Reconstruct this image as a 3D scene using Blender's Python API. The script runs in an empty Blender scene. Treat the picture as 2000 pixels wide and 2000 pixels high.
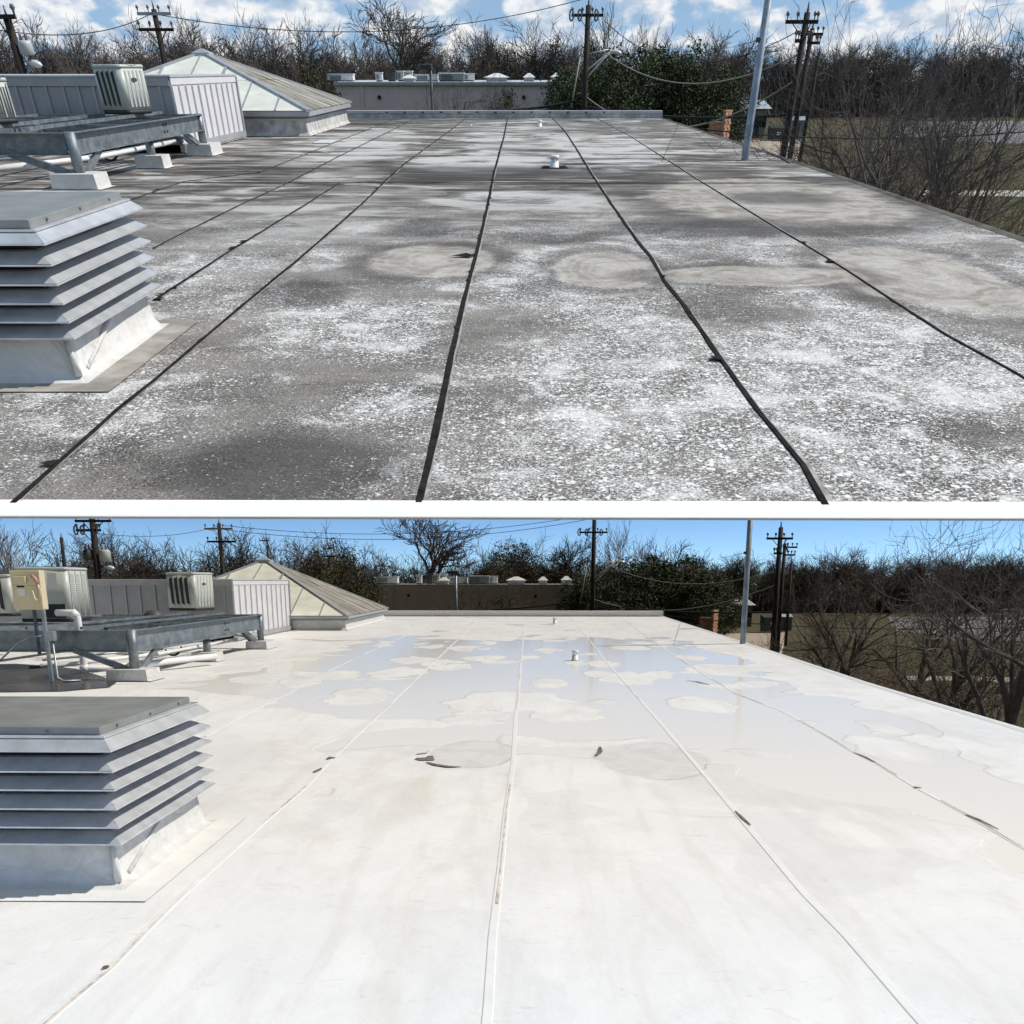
import bpy, math, random
import numpy as np
from mathutils import Vector, Matrix, noise as mnoise

sc = bpy.context.scene
RND = random.Random(11)
rad = math.radians

# ------------------------------------------------------------------ camera
# The photograph is a before/after pair: two roofs, each photographed on its own
# visit.  Both are built at true size.  The white roof stands level; the stained
# roof is a second rigid place, tipped up behind and above the first.
F, PX, PY = 1604.0, 1000.0, 1501.0          # focal length and optical axis, in 2000 px units


class Place:
    def __init__(s, name, h, hor, vx):
        s.name, s.h = name, h
        s.th = math.atan((PY - hor) / F)
        s.psi = math.atan((vx - PX) / F * math.cos(s.th))
        s.R = Matrix.Rotation(s.psi, 3, 'Z') @ Matrix.Rotation(math.pi / 2 - s.th, 3, 'X')
        s.C = Matrix.Translation((0, 0, h)) @ s.R.to_4x4()
        s.coll = bpy.data.collections.new(name)
        sc.collection.children.link(s.coll)
        s.gz = -4.6

    def ray(s, px, py):
        return s.R @ Vector(((px - PX) / F, -(py - PY) / F, -1.0))

    def g(s, px, py, z=0.0):                 # point on a level plane
        d = s.ray(px, py)
        return Vector((0, 0, s.h)) + d * ((z - s.h) / d.z)

    def y(s, px, py, Y):                     # point on the upright plane at distance Y
        d = s.ray(px, py)
        return Vector((0, 0, s.h)) + d * (Y / d.y)

    def x(s, px, py, X):
        d = s.ray(px, py)
        return Vector((0, 0, s.h)) + d * (X / d.x)


L = Place('white_roof_place', 1.75, 1135.6, 1033)
U = Place('stained_roof_place', 1.50, 134.6, 1012)
UM = L.C @ U.C.inverted()

cam_d = bpy.data.cameras.new('camera')
cam = bpy.data.objects.new('camera', cam_d)
sc.collection.objects.link(cam)
cam.matrix_world = L.C
cam_d.sensor_width = 36.0
cam_d.lens = F / 2000.0 * 36.0
cam_d.shift_y = (PY - 1000.0) / 2000.0
cam_d.clip_start, cam_d.clip_end = 0.05, 6000
sc.camera = cam

# ------------------------------------------------------------------ sky, suns, exposure
SUN_EL, SUN_AZ = rad(50), rad(24)            # azimuth from +X (right) towards +Y (ahead)
world = bpy.data.worlds.new('World')
sc.world = world
world.use_nodes = True
wn = world.node_tree
wn.nodes.clear()


def nd(nt, typ, **kw):
    n = nt.nodes.new(typ)
    for k, v in kw.items():
        if k in n.inputs:
            if hasattr(v, 'is_linked') or isinstance(v, bpy.types.NodeSocket):
                nt.links.new(v, n.inputs[k])
            else:
                n.inputs[k].default_value = v
        else:
            setattr(n, k, v)
    return n


def lk(nt, a, b):
    nt.links.new(a, b)


def mth(nt, op, a, b=None, clamp=False):
    n = nt.nodes.new('ShaderNodeMath')
    n.operation = op
    n.use_clamp = clamp
    for i, v in enumerate((a, b)):
        if v is None:
            continue
        if isinstance(v, bpy.types.NodeSocket):
            nt.links.new(v, n.inputs[i])
        else:
            n.inputs[i].default_value = v
    return n.outputs[0]


def sstep(nt, v, lo, hi, a=0.0, b=1.0):
    n = nt.nodes.new('ShaderNodeMapRange')
    n.interpolation_type = 'SMOOTHSTEP'
    nt.links.new(v, n.inputs['Value'])
    n.inputs['From Min'].default_value, n.inputs['From Max'].default_value = lo, hi
    n.inputs['To Min'].default_value, n.inputs['To Max'].default_value = a, b
    return n.outputs[0]


def noi(nt, vec, scale, detail=4, rough=.55, dist=0.0):
    n = nt.nodes.new('ShaderNodeTexNoise')
    if vec is not None:
        nt.links.new(vec, n.inputs['Vector'])
    n.inputs['Scale'].default_value = scale
    n.inputs['Detail'].default_value = detail
    n.inputs['Roughness'].default_value = rough
    n.inputs['Distortion'].default_value = dist
    return n.outputs[0]


def mixc(nt, fac, a, b, blend='MIX'):
    n = nt.nodes.new('ShaderNodeMix')
    n.data_type = 'RGBA'
    n.blend_type = blend
    for idx, v in ((0, fac), (6, a), (7, b)):
        if isinstance(v, bpy.types.NodeSocket):
            nt.links.new(v, n.inputs[idx])
        elif idx == 0:
            n.inputs[0].default_value = v
        else:
            n.inputs[idx].default_value = (*v, 1.0)
    return n.outputs[2]


def vmul(nt, vec, s):
    n = nt.nodes.new('ShaderNodeVectorMath')
    n.operation = 'MULTIPLY'
    nt.links.new(vec, n.inputs[0])
    n.inputs[1].default_value = s
    return n.outputs[0]


sky = nd(wn, 'ShaderNodeTexSky', sky_type='NISHITA', sun_disc=False)
sky.sun_elevation = SUN_EL
sky.sun_rotation = math.pi / 2 - SUN_AZ      # Nishita azimuth runs clockwise from +Y
sky.altitude = 7000
sky.air_density = 1.0
sky.dust_density = 0.0
sky.ozone_density = 2.0
geo = nd(wn, 'ShaderNodeTexCoord')
sep = nd(wn, 'ShaderNodeSeparateXYZ')
lk(wn, geo.outputs['Generated'], sep.inputs[0])
zc = mth(wn, 'MAXIMUM', sep.outputs[2], 0.05)
cx = mth(wn, 'DIVIDE', sep.outputs[0], zc)
cy = mth(wn, 'DIVIDE', sep.outputs[1], zc)
cmb = nd(wn, 'ShaderNodeCombineXYZ')
lk(wn, cx, cmb.inputs[0]); lk(wn, cy, cmb.inputs[1])
n1 = noi(wn, cmb.outputs[0], 10.0, 6, .55, .15)
n2 = noi(wn, cmb.outputs[0], 3.6, 3, .5)
n3 = noi(wn, cmb.outputs[0], 17.0, 4, .55)
cov = mth(wn, 'ADD', mth(wn, 'MULTIPLY', n1, .68), mth(wn, 'MULTIPLY', n2, .32))
cov = mth(wn, 'ADD', cov, mth(wn, 'MULTIPLY', mth(wn, 'SUBTRACT', .50, sep.outputs[2]), .62))
cmask = sstep(wn, cov, .44, .55)
elev = sstep(wn, sep.outputs[2], .30, .42)   # the clouds end well above the low clear sky
cmask = mth(wn, 'MULTIPLY', cmask, elev)
ccol = mixc(wn, sstep(wn, n3, .36, .62), (.50, .60, .74), (.93, .94, .95))
BG_SKY = 0.12
skyc = mixc(wn, 1.0, sky.outputs[0], (BG_SKY * .86, BG_SKY, BG_SKY * 1.06), 'MULTIPLY')
air = mth(wn, 'MINIMUM', mth(wn, 'DIVIDE', .30, mth(wn, 'MULTIPLY', zc, zc)), 1.3)
veil = mixc(wn, mth(wn, 'MULTIPLY', mth(wn, 'MULTIPLY', elev, air), .60, True), skyc, (.40, .62, .86))   # thin high cloud
fin = mixc(wn, cmask, veil, ccol)
bg = nd(wn, 'ShaderNodeBackground', Strength=1.0)
lk(wn, fin, bg.inputs['Color'])
wo = nd(wn, 'ShaderNodeOutputWorld')
lk(wn, bg.outputs[0], wo.inputs[0])


def add_sun(name, M, el, az, e):
    d = bpy.data.lights.new(name, 'SUN')
    d.energy, d.angle, d.color = e, rad(.5), (1.0, .945, .86)
    o = bpy.data.objects.new(name, d)
    sc.collection.objects.link(o)
    dirv = Vector((math.cos(el) * math.cos(az), math.cos(el) * math.sin(az), math.sin(el)))
    o.matrix_world = M.to_3x3().to_4x4() @ dirv.to_track_quat('Z', 'Y').to_matrix().to_4x4()
    return o


# two visits, two suns: each shines on, and is shaded by, its own place
sunL = add_sun('sun_white_roof', Matrix.Identity(4), rad(52), rad(13), 4.0)
sunU = add_sun('sun_stained_roof', UM, rad(47), rad(14), 4.3)
for s_, p_ in ((sunL, L), (sunU, U)):
    s_.light_linking.receiver_collection = p_.coll
    s_.light_linking.blocker_collection = p_.coll

sc.view_settings.view_transform = 'Standard'
sc.view_settings.look = 'None'
sc.view_settings.exposure = 0.0
sc.view_settings.gamma = 1.0
sc.view_settings.use_curve_mapping = False
sc.cycles.max_bounces = 4
sc.cycles.diffuse_bounces = 2
sc.cycles.use_denoising = True

# ------------------------------------------------------------------ object helpers
ORG = {}


def tag(o, label=None, cat=None, group=None, kind=None):
    if label: o['label'] = label
    if cat: o['category'] = cat
    if group: o['group'] = group
    if kind: o['kind'] = kind
    return o


def empty(P, name, loc, label=None, cat=None, group=None, rz=0.0):
    o = bpy.data.objects.new(name, None)
    o.empty_display_size = .2
    P.coll.objects.link(o)
    o.location = loc
    o.rotation_euler = (0, 0, rz)
    ORG[o.name] = Vector(loc)
    return tag(o, label, cat, group)


class MB:
    """collects boxes, bars, tubes and faces; build() links them as one mesh object"""
    def __init__(s):
        s.v, s.f, s.sm = [], [], []

    def face(s, pts, smooth=False):
        n = len(s.v)
        s.v += [tuple(p) for p in pts]
        s.f.append(tuple(range(n, n + len(pts))))
        s.sm.append(smooth)
        return s

    def box(s, lo, hi):
        (a, b, c), (d, e, f) = lo, hi
        n = len(s.v)
        s.v += [(a, b, c), (d, b, c), (d, e, c), (a, e, c), (a, b, f), (d, b, f), (d, e, f), (a, e, f)]
        for q in ((3, 2, 1, 0), (4, 5, 6, 7), (0, 1, 5, 4), (1, 2, 6, 5), (2, 3, 7, 6), (3, 0, 4, 7)):
            s.f.append(tuple(n + i for i in q)); s.sm.append(False)
        return s

    def bar(s, a, b, w, h, up=(0, 0, 1)):
        a, b = Vector(a), Vector(b)
        d = (b - a).normalized()
        u = Vector(up)
        x = d.cross(u)
        if x.length < 1e-4:
            x = d.cross(Vector((0, 1, 0)))
        x.normalize()
        u = x.cross(d)
        n = len(s.v)
        for p in (a, b):
            for i, j in ((-1, -1), (1, -1), (1, 1), (-1, 1)):
                s.v.append(tuple(p + x * (i * w / 2) + u * (j * h / 2)))
        for q in ((0, 1, 2, 3), (7, 6, 5, 4), (0, 4, 5, 1), (1, 5, 6, 2), (2, 6, 7, 3), (3, 7, 4, 0)):
            s.f.append(tuple(n + i for i in q)); s.sm.append(False)
        return s

    def tube(s, pts, rs, k=8, cap=True, smooth=True):
        pts = [Vector(p) for p in pts]
        if not hasattr(rs, '__len__'):
            rs = [rs] * len(pts)
        n0 = len(s.v)
        px = None
        for i, p in enumerate(pts):
            d = (pts[min(i + 1, len(pts) - 1)] - pts[max(i - 1, 0)])
            d = d.normalized() if d.length > 1e-9 else Vector((0, 0, 1))
            if px is None:
                px = d.orthogonal().normalized()
            else:
                px = px - d * px.dot(d)
                px = px.normalized() if px.length > 1e-6 else d.orthogonal().normalized()
            y = d.cross(px)
            for j in range(k):
                t = 2 * math.pi * j / k
                s.v.append(tuple(p + (px * math.cos(t) + y * math.sin(t)) * rs[i]))
        for i in range(len(pts) - 1):
            for j in range(k):
                a = n0 + i * k + j
                b = n0 + i * k + (j + 1) % k
                s.f.append((a, b, b + k, a + k)); s.sm.append(smooth)
        if cap:
            s.f.append(tuple(n0 + j for j in reversed(range(k)))); s.sm.append(False)
            e = n0 + (len(pts) - 1) * k
            s.f.append(tuple(e + j for j in range(k))); s.sm.append(False)
        return s

    def mesh(s, name, off=(0, 0, 0)):
        me = bpy.data.meshes.new(name)
        ox, oy, oz = off
        me.from_pydata([(x - ox, y - oy, z - oz) for x, y, z in s.v], [], s.f)
        me.polygons.foreach_set('use_smooth', s.sm)
        me.update()
        return me

    def build(s, P, name, mat, parent=None, org=None, bevel=0.0):
        off = ORG[parent.name] if parent is not None else Vector(org or (0, 0, 0))
        me = s.mesh(name, off)
        if mat: me.materials.append(mat)
        o = bpy.data.objects.new(name, me)
        P.coll.objects.link(o)
        if parent is not None:
            o.parent = parent
            o.location = (0, 0, 0)
        else:
            o.location = off
        ORG[o.name] = Vector(off)
        if bevel:
            m = o.modifiers.new('edge', 'BEVEL')
            m.width, m.segments, m.limit_method = bevel, 2, 'ANGLE'
        return o


def copy_tree(o, P, parent=None):
    c = o.copy()
    P.coll.objects.link(c)
    if parent is not None: c.parent = parent
    for ch in list(o.children):
        copy_tree(ch, P, c)
    return c


def arc(c, r, a0, a1, n, ax=(1, 0, 0), ay=(0, 0, 1)):
    ax, ay, c = Vector(ax), Vector(ay), Vector(c)
    return [c + ax * r * math.cos(a0 + (a1 - a0) * i / n) + ay * r * math.sin(a0 + (a1 - a0) * i / n) for i in range(n + 1)]


# ------------------------------------------------------------------ materials
def mat(name, fn=None, col=(.5, .5, .5), rough=.6, metal=0.0, var=.12, vs=3.0, bump=0.0, bs=40.0, rnd=0.0, spec=.5):
    m = bpy.data.materials.new(name)
    m.use_nodes = True
    nt = m.node_tree
    b = nt.nodes['Principled BSDF']
    b.inputs['Roughness'].default_value = rough
    b.inputs['Metallic'].default_value = metal
    b.inputs['Specular IOR Level'].default_value = spec
    tc = nt.nodes.new('ShaderNodeTexCoord').outputs['Object']
    if fn:
        fn(nt, b, tc)
        return m
    n = noi(nt, tc, vs, 5, .6)
    lo = tuple(c * (1 - var) for c in col)
    hi = tuple(min(1, c * (1 + var)) for c in col)
    c = mixc(nt, sstep(nt, n, .3, .7), lo, hi)
    if rnd:
        oi = nt.nodes.new('ShaderNodeObjectInfo')
        k = mth(nt, 'ADD', mth(nt, 'MULTIPLY', oi.outputs['Random'], 2 * rnd), 1 - rnd)
        cc = nt.nodes.new('ShaderNodeCombineColor')
        for i in range(3): nt.links.new(k, cc.inputs[i])
        c = mixc(nt, 1.0, c, cc.outputs[0], 'MULTIPLY')
    lk(nt, c, b.inputs['Base Color'])
    if bump:
        bn = nt.nodes.new('ShaderNodeBump')
        bn.inputs['Strength'].default_value = bump
        bn.inputs['Distance'].default_value = .02
        lk(nt, noi(nt, tc, bs, 4), bn.inputs['Height'])
        lk(nt, bn.outputs[0], b.inputs['Normal'])
    return m


def bumpit(nt, b, h, strength, dist=.01):
    bn = nt.nodes.new('ShaderNodeBump')
    bn.inputs['Strength'].default_value = strength
    bn.inputs['Distance'].default_value = dist
    lk(nt, h, bn.inputs['Height'])
    lk(nt, bn.outputs[0], b.inputs['Normal'])


def ellipse(nt, tc, c, r, edge=(1.0, .86), wob=.35, ws=1.3):
    v = nt.nodes.new('ShaderNodeVectorMath'); v.operation = 'SUBTRACT'
    lk(nt, tc, v.inputs[0]); v.inputs[1].default_value = (c[0], c[1], 0)
    s = vmul(nt, v.outputs[0], (1 / r[0], 1 / r[1], 0))
    ln = nt.nodes.new('ShaderNodeVectorMath'); ln.operation = 'LENGTH'
    lk(nt, s, ln.inputs[0])
    n = noi(nt, tc, ws, 4, .55)
    d = mth(nt, 'ADD', ln.outputs['Value'], mth(nt, 'MULTIPLY', mth(nt, 'SUBTRACT', n, .5), wob * 2))
    return sstep(nt, d, edge[0], edge[1]), d


def ell_px(P, x0, x1, y0, y1):
    a, b = P.g((x0 + x1) / 2, y1), P.g((x0 + x1) / 2, y0)
    cyy = (a.y + b.y) / 2
    ym = P.g(x0, (y0 + y1) / 2), P.g(x1, (y0 + y1) / 2)
    return ((ym[0].x + ym[1].x) / 2, cyy), (abs(ym[1].x - ym[0].x) / 2, abs(b.y - a.y) / 2)


def stained_roof(nt, b, tc):
    big = noi(nt, vmul(nt, tc, (.55, .8, 1)), .55, 5, .6, .6)
    mid = noi(nt, vmul(nt, tc, (.5, 1.1, 1)), 1.5, 6, .62, .5)
    fine = noi(nt, tc, 38, 3, .6)
    dust = noi(nt, tc, 9, 6, .7)
    base = mixc(nt, sstep(nt, mid, .34, .66), (.046, .040, .034), (.225, .208, .188))
    base = mixc(nt, sstep(nt, dust, .46, .70, 0, .40), base, (.31, .295, .275))
    # pale chalky fields
    pale = sstep(nt, big, .50, .66)
    base = mixc(nt, mth(nt, 'MULTIPLY', pale, .6), base, (.33, .31, .285))
    # flaking white coating: flakes of two sizes, thicker in some fields
    sep = nt.nodes.new('ShaderNodeSeparateXYZ'); lk(nt, tc, sep.inputs[0])
    near = sstep(nt, sep.outputs[1], 17, 8)
    rt = sstep(nt, sep.outputs[0], -1.6, 1.6)
    dens = noi(nt, tc, .8, 4, .6, .4)
    dens = mth(nt, 'ADD', dens, mth(nt, 'MULTIPLY', rt, .10))
    warp = nt.nodes.new('ShaderNodeVectorMath'); warp.operation = 'MULTIPLY_ADD'
    nv = nt.nodes.new('ShaderNodeTexNoise'); lk(nt, tc, nv.inputs['Vector']); nv.inputs['Scale'].default_value = 30
    lk(nt, nv.outputs['Color'], warp.inputs[0]); warp.inputs[1].default_value = (.05, .05, 0); lk(nt, tc, warp.inputs[2])
    for (x0, x1, y0, y1, amt) in ((980, 1560, 640, 1000, .15), (1480, 2000, 640, 1000, .18), (560, 900, 575, 690, .17), (1560, 1800, 430, 530, .26), (1480, 1640, 490, 580, .20), (1620, 1800, 590, 690, .24), (1780, 2000, 690, 800, .24), (1120, 1320, 720, 800, .20), (480, 640, 590, 700, .10),
                                  (300, 520, 470, 560, .14), (1000, 1180, 520, 640, .12), (20, 460, 690, 860, .06),
                                  (-60, 760, 830, 1060, -.24), (1300, 1560, 590, 650, -.16), (840, 1100, 690, 850, -.06), (1760, 1960, 800, 890, -.20), (1640, 1780, 560, 610, -.22), (700, 900, 560, 600, -.16), (480, 700, 700, 900, -.10)):
        c, r = ell_px(U, x0, x1, y0, y1)
        m, d = ellipse(nt, tc, c, r, (1.35, .35), .45, 1.0)
        dens = mth(nt, 'ADD', dens, mth(nt, 'MULTIPLY', m, amt))
    dd = mth(nt, 'ADD', mth(nt, 'MULTIPLY', sstep(nt, dens, .30, .72), .80), .14)
    dd = mth(nt, 'MULTIPLY', dd, sstep(nt, dens, .18, .40))
    far = mth(nt, 'SUBTRACT', 1.0, near)
    fs_ = noi(nt, vmul(nt, tc, (.55, 1.0, 1)), 1.1, 6, .66, .6)
    for (x0, x1, y0, y1, amt) in ((560, 830, 255, 318, .10), (800, 1060, 300, 335, .16), (1060, 1330, 262, 330, .10), (560, 760, 333, 350, .16), (880, 1180, 245, 300, .06),
                                  (300, 760, 385, 540, .08), (820, 1240, 372, 415, .10), (300, 660, 318, 352, -.10), (700, 1300, 336, 372, -.14), (600, 900, 228, 246, -.12)):
        c, r = ell_px(U, x0, x1, y0, y1)
        m, d = ellipse(nt, tc, c, r, (1.25, .5), .4, .8)
        fs_ = mth(nt, 'ADD', fs_, mth(nt, 'MULTIPLY', m, amt))
    base = mixc(nt, mth(nt, 'MULTIPLY', sstep(nt, fs_, .50, .64), mth(nt, 'MULTIPLY', far, .9)), base, (.60, .59, .57))
    base = mixc(nt, mth(nt, 'MULTIPLY', sstep(nt, fs_, .48, .38), mth(nt, 'MULTIPLY', far, .85)), base, (.046, .039, .033))
    strk = noi(nt, vmul(nt, tc, (.30, 2.6, 1)), 1.5, 6, .7, .5)
    base = mixc(nt, mth(nt, 'MULTIPLY', sstep(nt, strk, .52, .66), mth(nt, 'MULTIPLY', far, .55)), base, (.045, .038, .032))
    base = mixc(nt, mth(nt, 'MULTIPLY', sstep(nt, strk, .49, .34), mth(nt, 'MULTIPLY', far, .72)), base, (.50, .485, .46))

    def spots(sc_, thr, k):
        v = nt.nodes.new('ShaderNodeTexVoronoi'); lk(nt, warp.outputs[0], v.inputs['Vector']); v.inputs['Scale'].default_value = sc_
        sp = nt.nodes.new('ShaderNodeSeparateColor'); lk(nt, v.outputs['Color'], sp.inputs[0])
        rr_ = mth(nt, 'ADD', mth(nt, 'SUBTRACT', sp.outputs[0], thr), mth(nt, 'MULTIPLY', dd, .55))
        rr_ = mth(nt, 'MULTIPLY', rr_, k)
        return sstep(nt, mth(nt, 'SUBTRACT', rr_, v.outputs['Distance']), -.04, .09)
    m1 = spots(20, .84, .64)
    m2 = spots(44, .72, .75)
    m3 = spots(92, .58, .78)
    flake = mth(nt, 'MULTIPLY', mth(nt, 'MAXIMUM', mth(nt, 'MAXIMUM', m1, m2), mth(nt, 'MULTIPLY', m3, .75)), near)
    grit = noi(nt, tc, 75, 3, .65)
    base = mixc(nt, mth(nt, 'MULTIPLY', sstep(nt, grit, .40, .62), mth(nt, 'MULTIPLY', near, .50)), base, (.36, .34, .315))
    base = mixc(nt, mth(nt, 'MULTIPLY', sstep(nt, grit, .46, .34), mth(nt, 'MULTIPLY', near, .8)), base, (.028, .025, .022))
    chalk = noi(nt, tc, 2.4, 5, .65, .7)
    ck = mth(nt, 'ADD', mth(nt, 'ADD', chalk, mth(nt, 'MULTIPLY', dd, .17)), mth(nt, 'MULTIPLY', mth(nt, 'SUBTRACT', grit, .5), .55))
    base = mixc(nt, mth(nt, 'MULTIPLY', sstep(nt, ck, .62, .82), mth(nt, 'MULTIPLY', near, .85)), base, (.72, .71, .695))
    base = mixc(nt, mth(nt, 'MULTIPLY', flake, .95), base, (.80, .795, .78))
    # beige silt left by ponds, with a darker rim
    for (x0, x1, y0, y1) in ((715, 970, 478, 545), (1075, 1290, 490, 568), (1270, 1770, 348, 445),
                             (1640, 1990, 480, 620), (1270, 1700, 520, 560)):
        c, r = ell_px(U, x0, x1, y0, y1)
        m, d = ellipse(nt, tc, c, r, (1.05, .8), .32, 1.4)
        ring = mth(nt, 'MULTIPLY', sstep(nt, d, 1.45, 1.1), sstep(nt, d, .9, 1.02))
        base = mixc(nt, mth(nt, 'MULTIPLY', ring, .55), base, (.075, .066, .058))
        silt = mixc(nt, sstep(nt, noi(nt, tc, 2.2, 6, .65, 1.2), .35, .68), (.25, .22, .185), (.50, .47, .425))
        rings = mth(nt, 'SINE', mth(nt, 'ADD', mth(nt, 'MULTIPLY', d, 34), mth(nt, 'MULTIPLY', noi(nt, tc, 2.0, 3), 9)))
        silt = mixc(nt, sstep(nt, rings, .1, .9, 0, .32), silt, (.56, .535, .49))
        silt = mixc(nt, sstep(nt, d, .62, .15, 0, .35), silt, (.58, .56, .52))
        base = mixc(nt, mth(nt, 'MULTIPLY', m, .86), base, silt)
    # dark wet-weather fields
    for (x0, x1, y0, y1) in ((300, 800, 840, 1010), (480, 690, 545, 600), (1150, 1750, 425, 470), (590, 1300, 322, 352), (1400, 1640, 372, 402), (1330, 1480, 330, 346), (940, 1180, 452, 478), (740, 900, 425, 470), (1000, 1100, 545, 580)):
        c, r = ell_px(U, x0, x1, y0, y1)
        m, d = ellipse(nt, tc, c, r, (1.25, .55), .5, 1.1)
        base = mixc(nt, mth(nt, 'MULTIPLY', mth(nt, 'MULTIPLY', m, .72), mth(nt, 'SUBTRACT', 1.0, mth(nt, 'MULTIPLY', flake, .6))), base, (.055, .052, .049))
    base = mixc(nt, mth(nt, 'MULTIPLY', sstep(nt, fine, .48, .7), mth(nt, 'MULTIPLY', mth(nt, 'SUBTRACT', 1.0, flake), .30)), base, (.028, .025, .022))
    lk(nt, base, b.inputs['Base Color'])
    b.inputs['Roughness'].default_value = .85
    b.inputs['Specular IOR Level'].default_value = .25
    bumpit(nt, b, mth(nt, 'ADD', mth(nt, 'MULTIPLY', flake, .6), fine), .35, .006)


def white_roof(nt, b, tc):
    sep = nt.nodes.new('ShaderNodeSeparateXYZ'); lk(nt, tc, sep.inputs[0])
    X, Y = sep.outputs[0], sep.outputs[1]
    mid = noi(nt, tc, 1.1, 6, .62, .8)
    base = mixc(nt, sstep(nt, mid, .3, .7), (.745, .745, .74), (.81, .807, .797))
    st = noi(nt, vmul(nt, tc, (.8, .5, 1)), .9, 6, .68, 1.2)
    base = mixc(nt, sstep(nt, st, .48, .74, 0, .62), base, (.64, .595, .53))
    rolled = noi(nt, vmul(nt, tc, (2.6, .35, 1)), 1.6, 5, .62, .5)
    base = mixc(nt, sstep(nt, rolled, .46, .66, 0, .36), base, (.63, .61, .575))
    scuff = noi(nt, vmul(nt, tc, (1.2, 3.2, 1)), 3.2, 6, .72, 1.6)
    base = mixc(nt, sstep(nt, scuff, .58, .70, 0, .45), base, (.53, .495, .45))
    sp = noi(nt, tc, 7, 4, .7)
    base = mixc(nt, sstep(nt, sp, .64, .80, 0, .4), base, (.55, .50, .45))
    # standing rain water: a thin film round rounded dry islands
    wv_ = nt.nodes.new('ShaderNodeTexNoise'); lk(nt, tc, wv_.inputs['Vector']); wv_.inputs['Scale'].default_value = 1.3; wv_.inputs['Detail'].default_value = 3
    wp = nt.nodes.new('ShaderNodeVectorMath'); wp.operation = 'MULTIPLY_ADD'
    lk(nt, wv_.outputs['Color'], wp.inputs[0]); wp.inputs[1].default_value = (.75, .9, 0); lk(nt, tc, wp.inputs[2])
    vo = nt.nodes.new('ShaderNodeTexVoronoi'); vo.feature = 'SMOOTH_F1'; vo.inputs['Smoothness'].default_value = .12
    lk(nt, vmul(nt, wp.outputs[0], (.92, .50, 0)), vo.inputs['Vector']); vo.inputs['Scale'].default_value = 1.0
    sp_ = nt.nodes.new('ShaderNodeSeparateColor'); lk(nt, vo.outputs['Color'], sp_.inputs[0])
    isl = mth(nt, 'SUBTRACT', vo.outputs['Distance'], mth(nt, 'ADD', mth(nt, 'MULTIPLY', sp_.outputs[0], .50), .06))
    wn_ = noi(nt, vmul(nt, tc, (.45, .5, 1)), .9, 3, .45, .6)
    ymod = mth(nt, 'ADD', Y, mth(nt, 'MULTIPLY', X, .80))
    zone = mth(nt, 'MULTIPLY', sstep(nt, ymod, 5.5, 11.5), sstep(nt, Y, 29, 23))
    zone = mth(nt, 'MULTIPLY', zone, sstep(nt, X, -7.2, -3.8))
    zone = mth(nt, 'MULTIPLY', zone, sstep(nt, X, 5.3, 4.4))
    zv = mth(nt, 'ADD', wn_, mth(nt, 'MULTIPLY', zone, .30))
    film = mth(nt, 'MINIMUM', mth(nt, 'MULTIPLY', mth(nt, 'SUBTRACT', zv, .66), 2.5), isl)
    wet = sstep(nt, film, -.012, .03)
    rim = mth(nt, 'MULTIPLY', sstep(nt, film, -.07, .0), mth(nt, 'SUBTRACT', 1.0, wet))
    base = mixc(nt, mth(nt, 'MULTIPLY', rim, .16), base, (.62, .575, .50))
    base = mixc(nt, mth(nt, 'MULTIPLY', wet, .94), base, (.765, .745, .705))
    dry = noi(nt, vmul(nt, wp.outputs[0], (.55, .42, 0)), 1.0, 3, .5)
    faint = mth(nt, 'MULTIPLY', sstep(nt, dry, .535, .548), sstep(nt, ymod, -1.0, 6.0))
    faint = mth(nt, 'MULTIPLY', faint, mth(nt, 'SUBTRACT', 1.0, wet))
    base = mixc(nt, mth(nt, 'MULTIPLY', faint, .34), base, (.64, .645, .65))
    # muddy ponds
    for (x0, x1, y0, y1) in ((835, 1010, 1448, 1500), (1165, 1385, 1450, 1522)):
        c, r = ell_px(L, x0, x1, y0, y1)
        m, d = ellipse(nt, tc, c, r, (1.0, .95), .34, 1.3)
        ring = mth(nt, 'MULTIPLY', sstep(nt, d, 1.06, 1.0), sstep(nt, d, .93, 1.0))
        base = mixc(nt, m, base, mixc(nt, sstep(nt, noi(nt, tc, 3.0, 4, .6, 1.0), .35, .65), (.64, .625, .58), (.72, .705, .665)))
        base = mixc(nt, mth(nt, 'MULTIPLY', ring, .10), base, (.25, .2, .17))
        wet = mth(nt, 'MAXIMUM', wet, m)
    lk(nt, base, b.inputs['Base Color'])
    lk(nt, sstep(nt, wet, 0, 1, .55, .10), b.inputs['Roughness'])
    lk(nt, sstep(nt, wet, 0, 1, .3, .025), b.inputs['Specular IOR Level'])
    h = noi(nt, tc, 2.5, 5, .6)
    bh = mth(nt, 'MULTIPLY', h, mth(nt, 'SUBTRACT', 1.0, wet))
    bumpit(nt, b, bh, .45, .03)


def ground_fn(nt, b, tc):
    a = noi(nt, tc, .12, 5, .6, .5)
    c = noi(nt, tc, 1.6, 6, .7)
    f = noi(nt, tc, 9, 4, .7)
    col = mixc(nt, sstep(nt, a, .42, .58), (.092, .074, .046), (.068, .070, .032))
    col = mixc(nt, sstep(nt, c, .48, .74, 0, .6), col, (.15, .125, .088))
    col = mixc(nt, sstep(nt, f, .5, .75, 0, .6), col, (.035, .032, .018))
    lk(nt, col, b.inputs['Base Color'])
    b.inputs['Roughness'].default_value = .95
    b.inputs['Specular IOR Level'].default_value = .1


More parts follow.
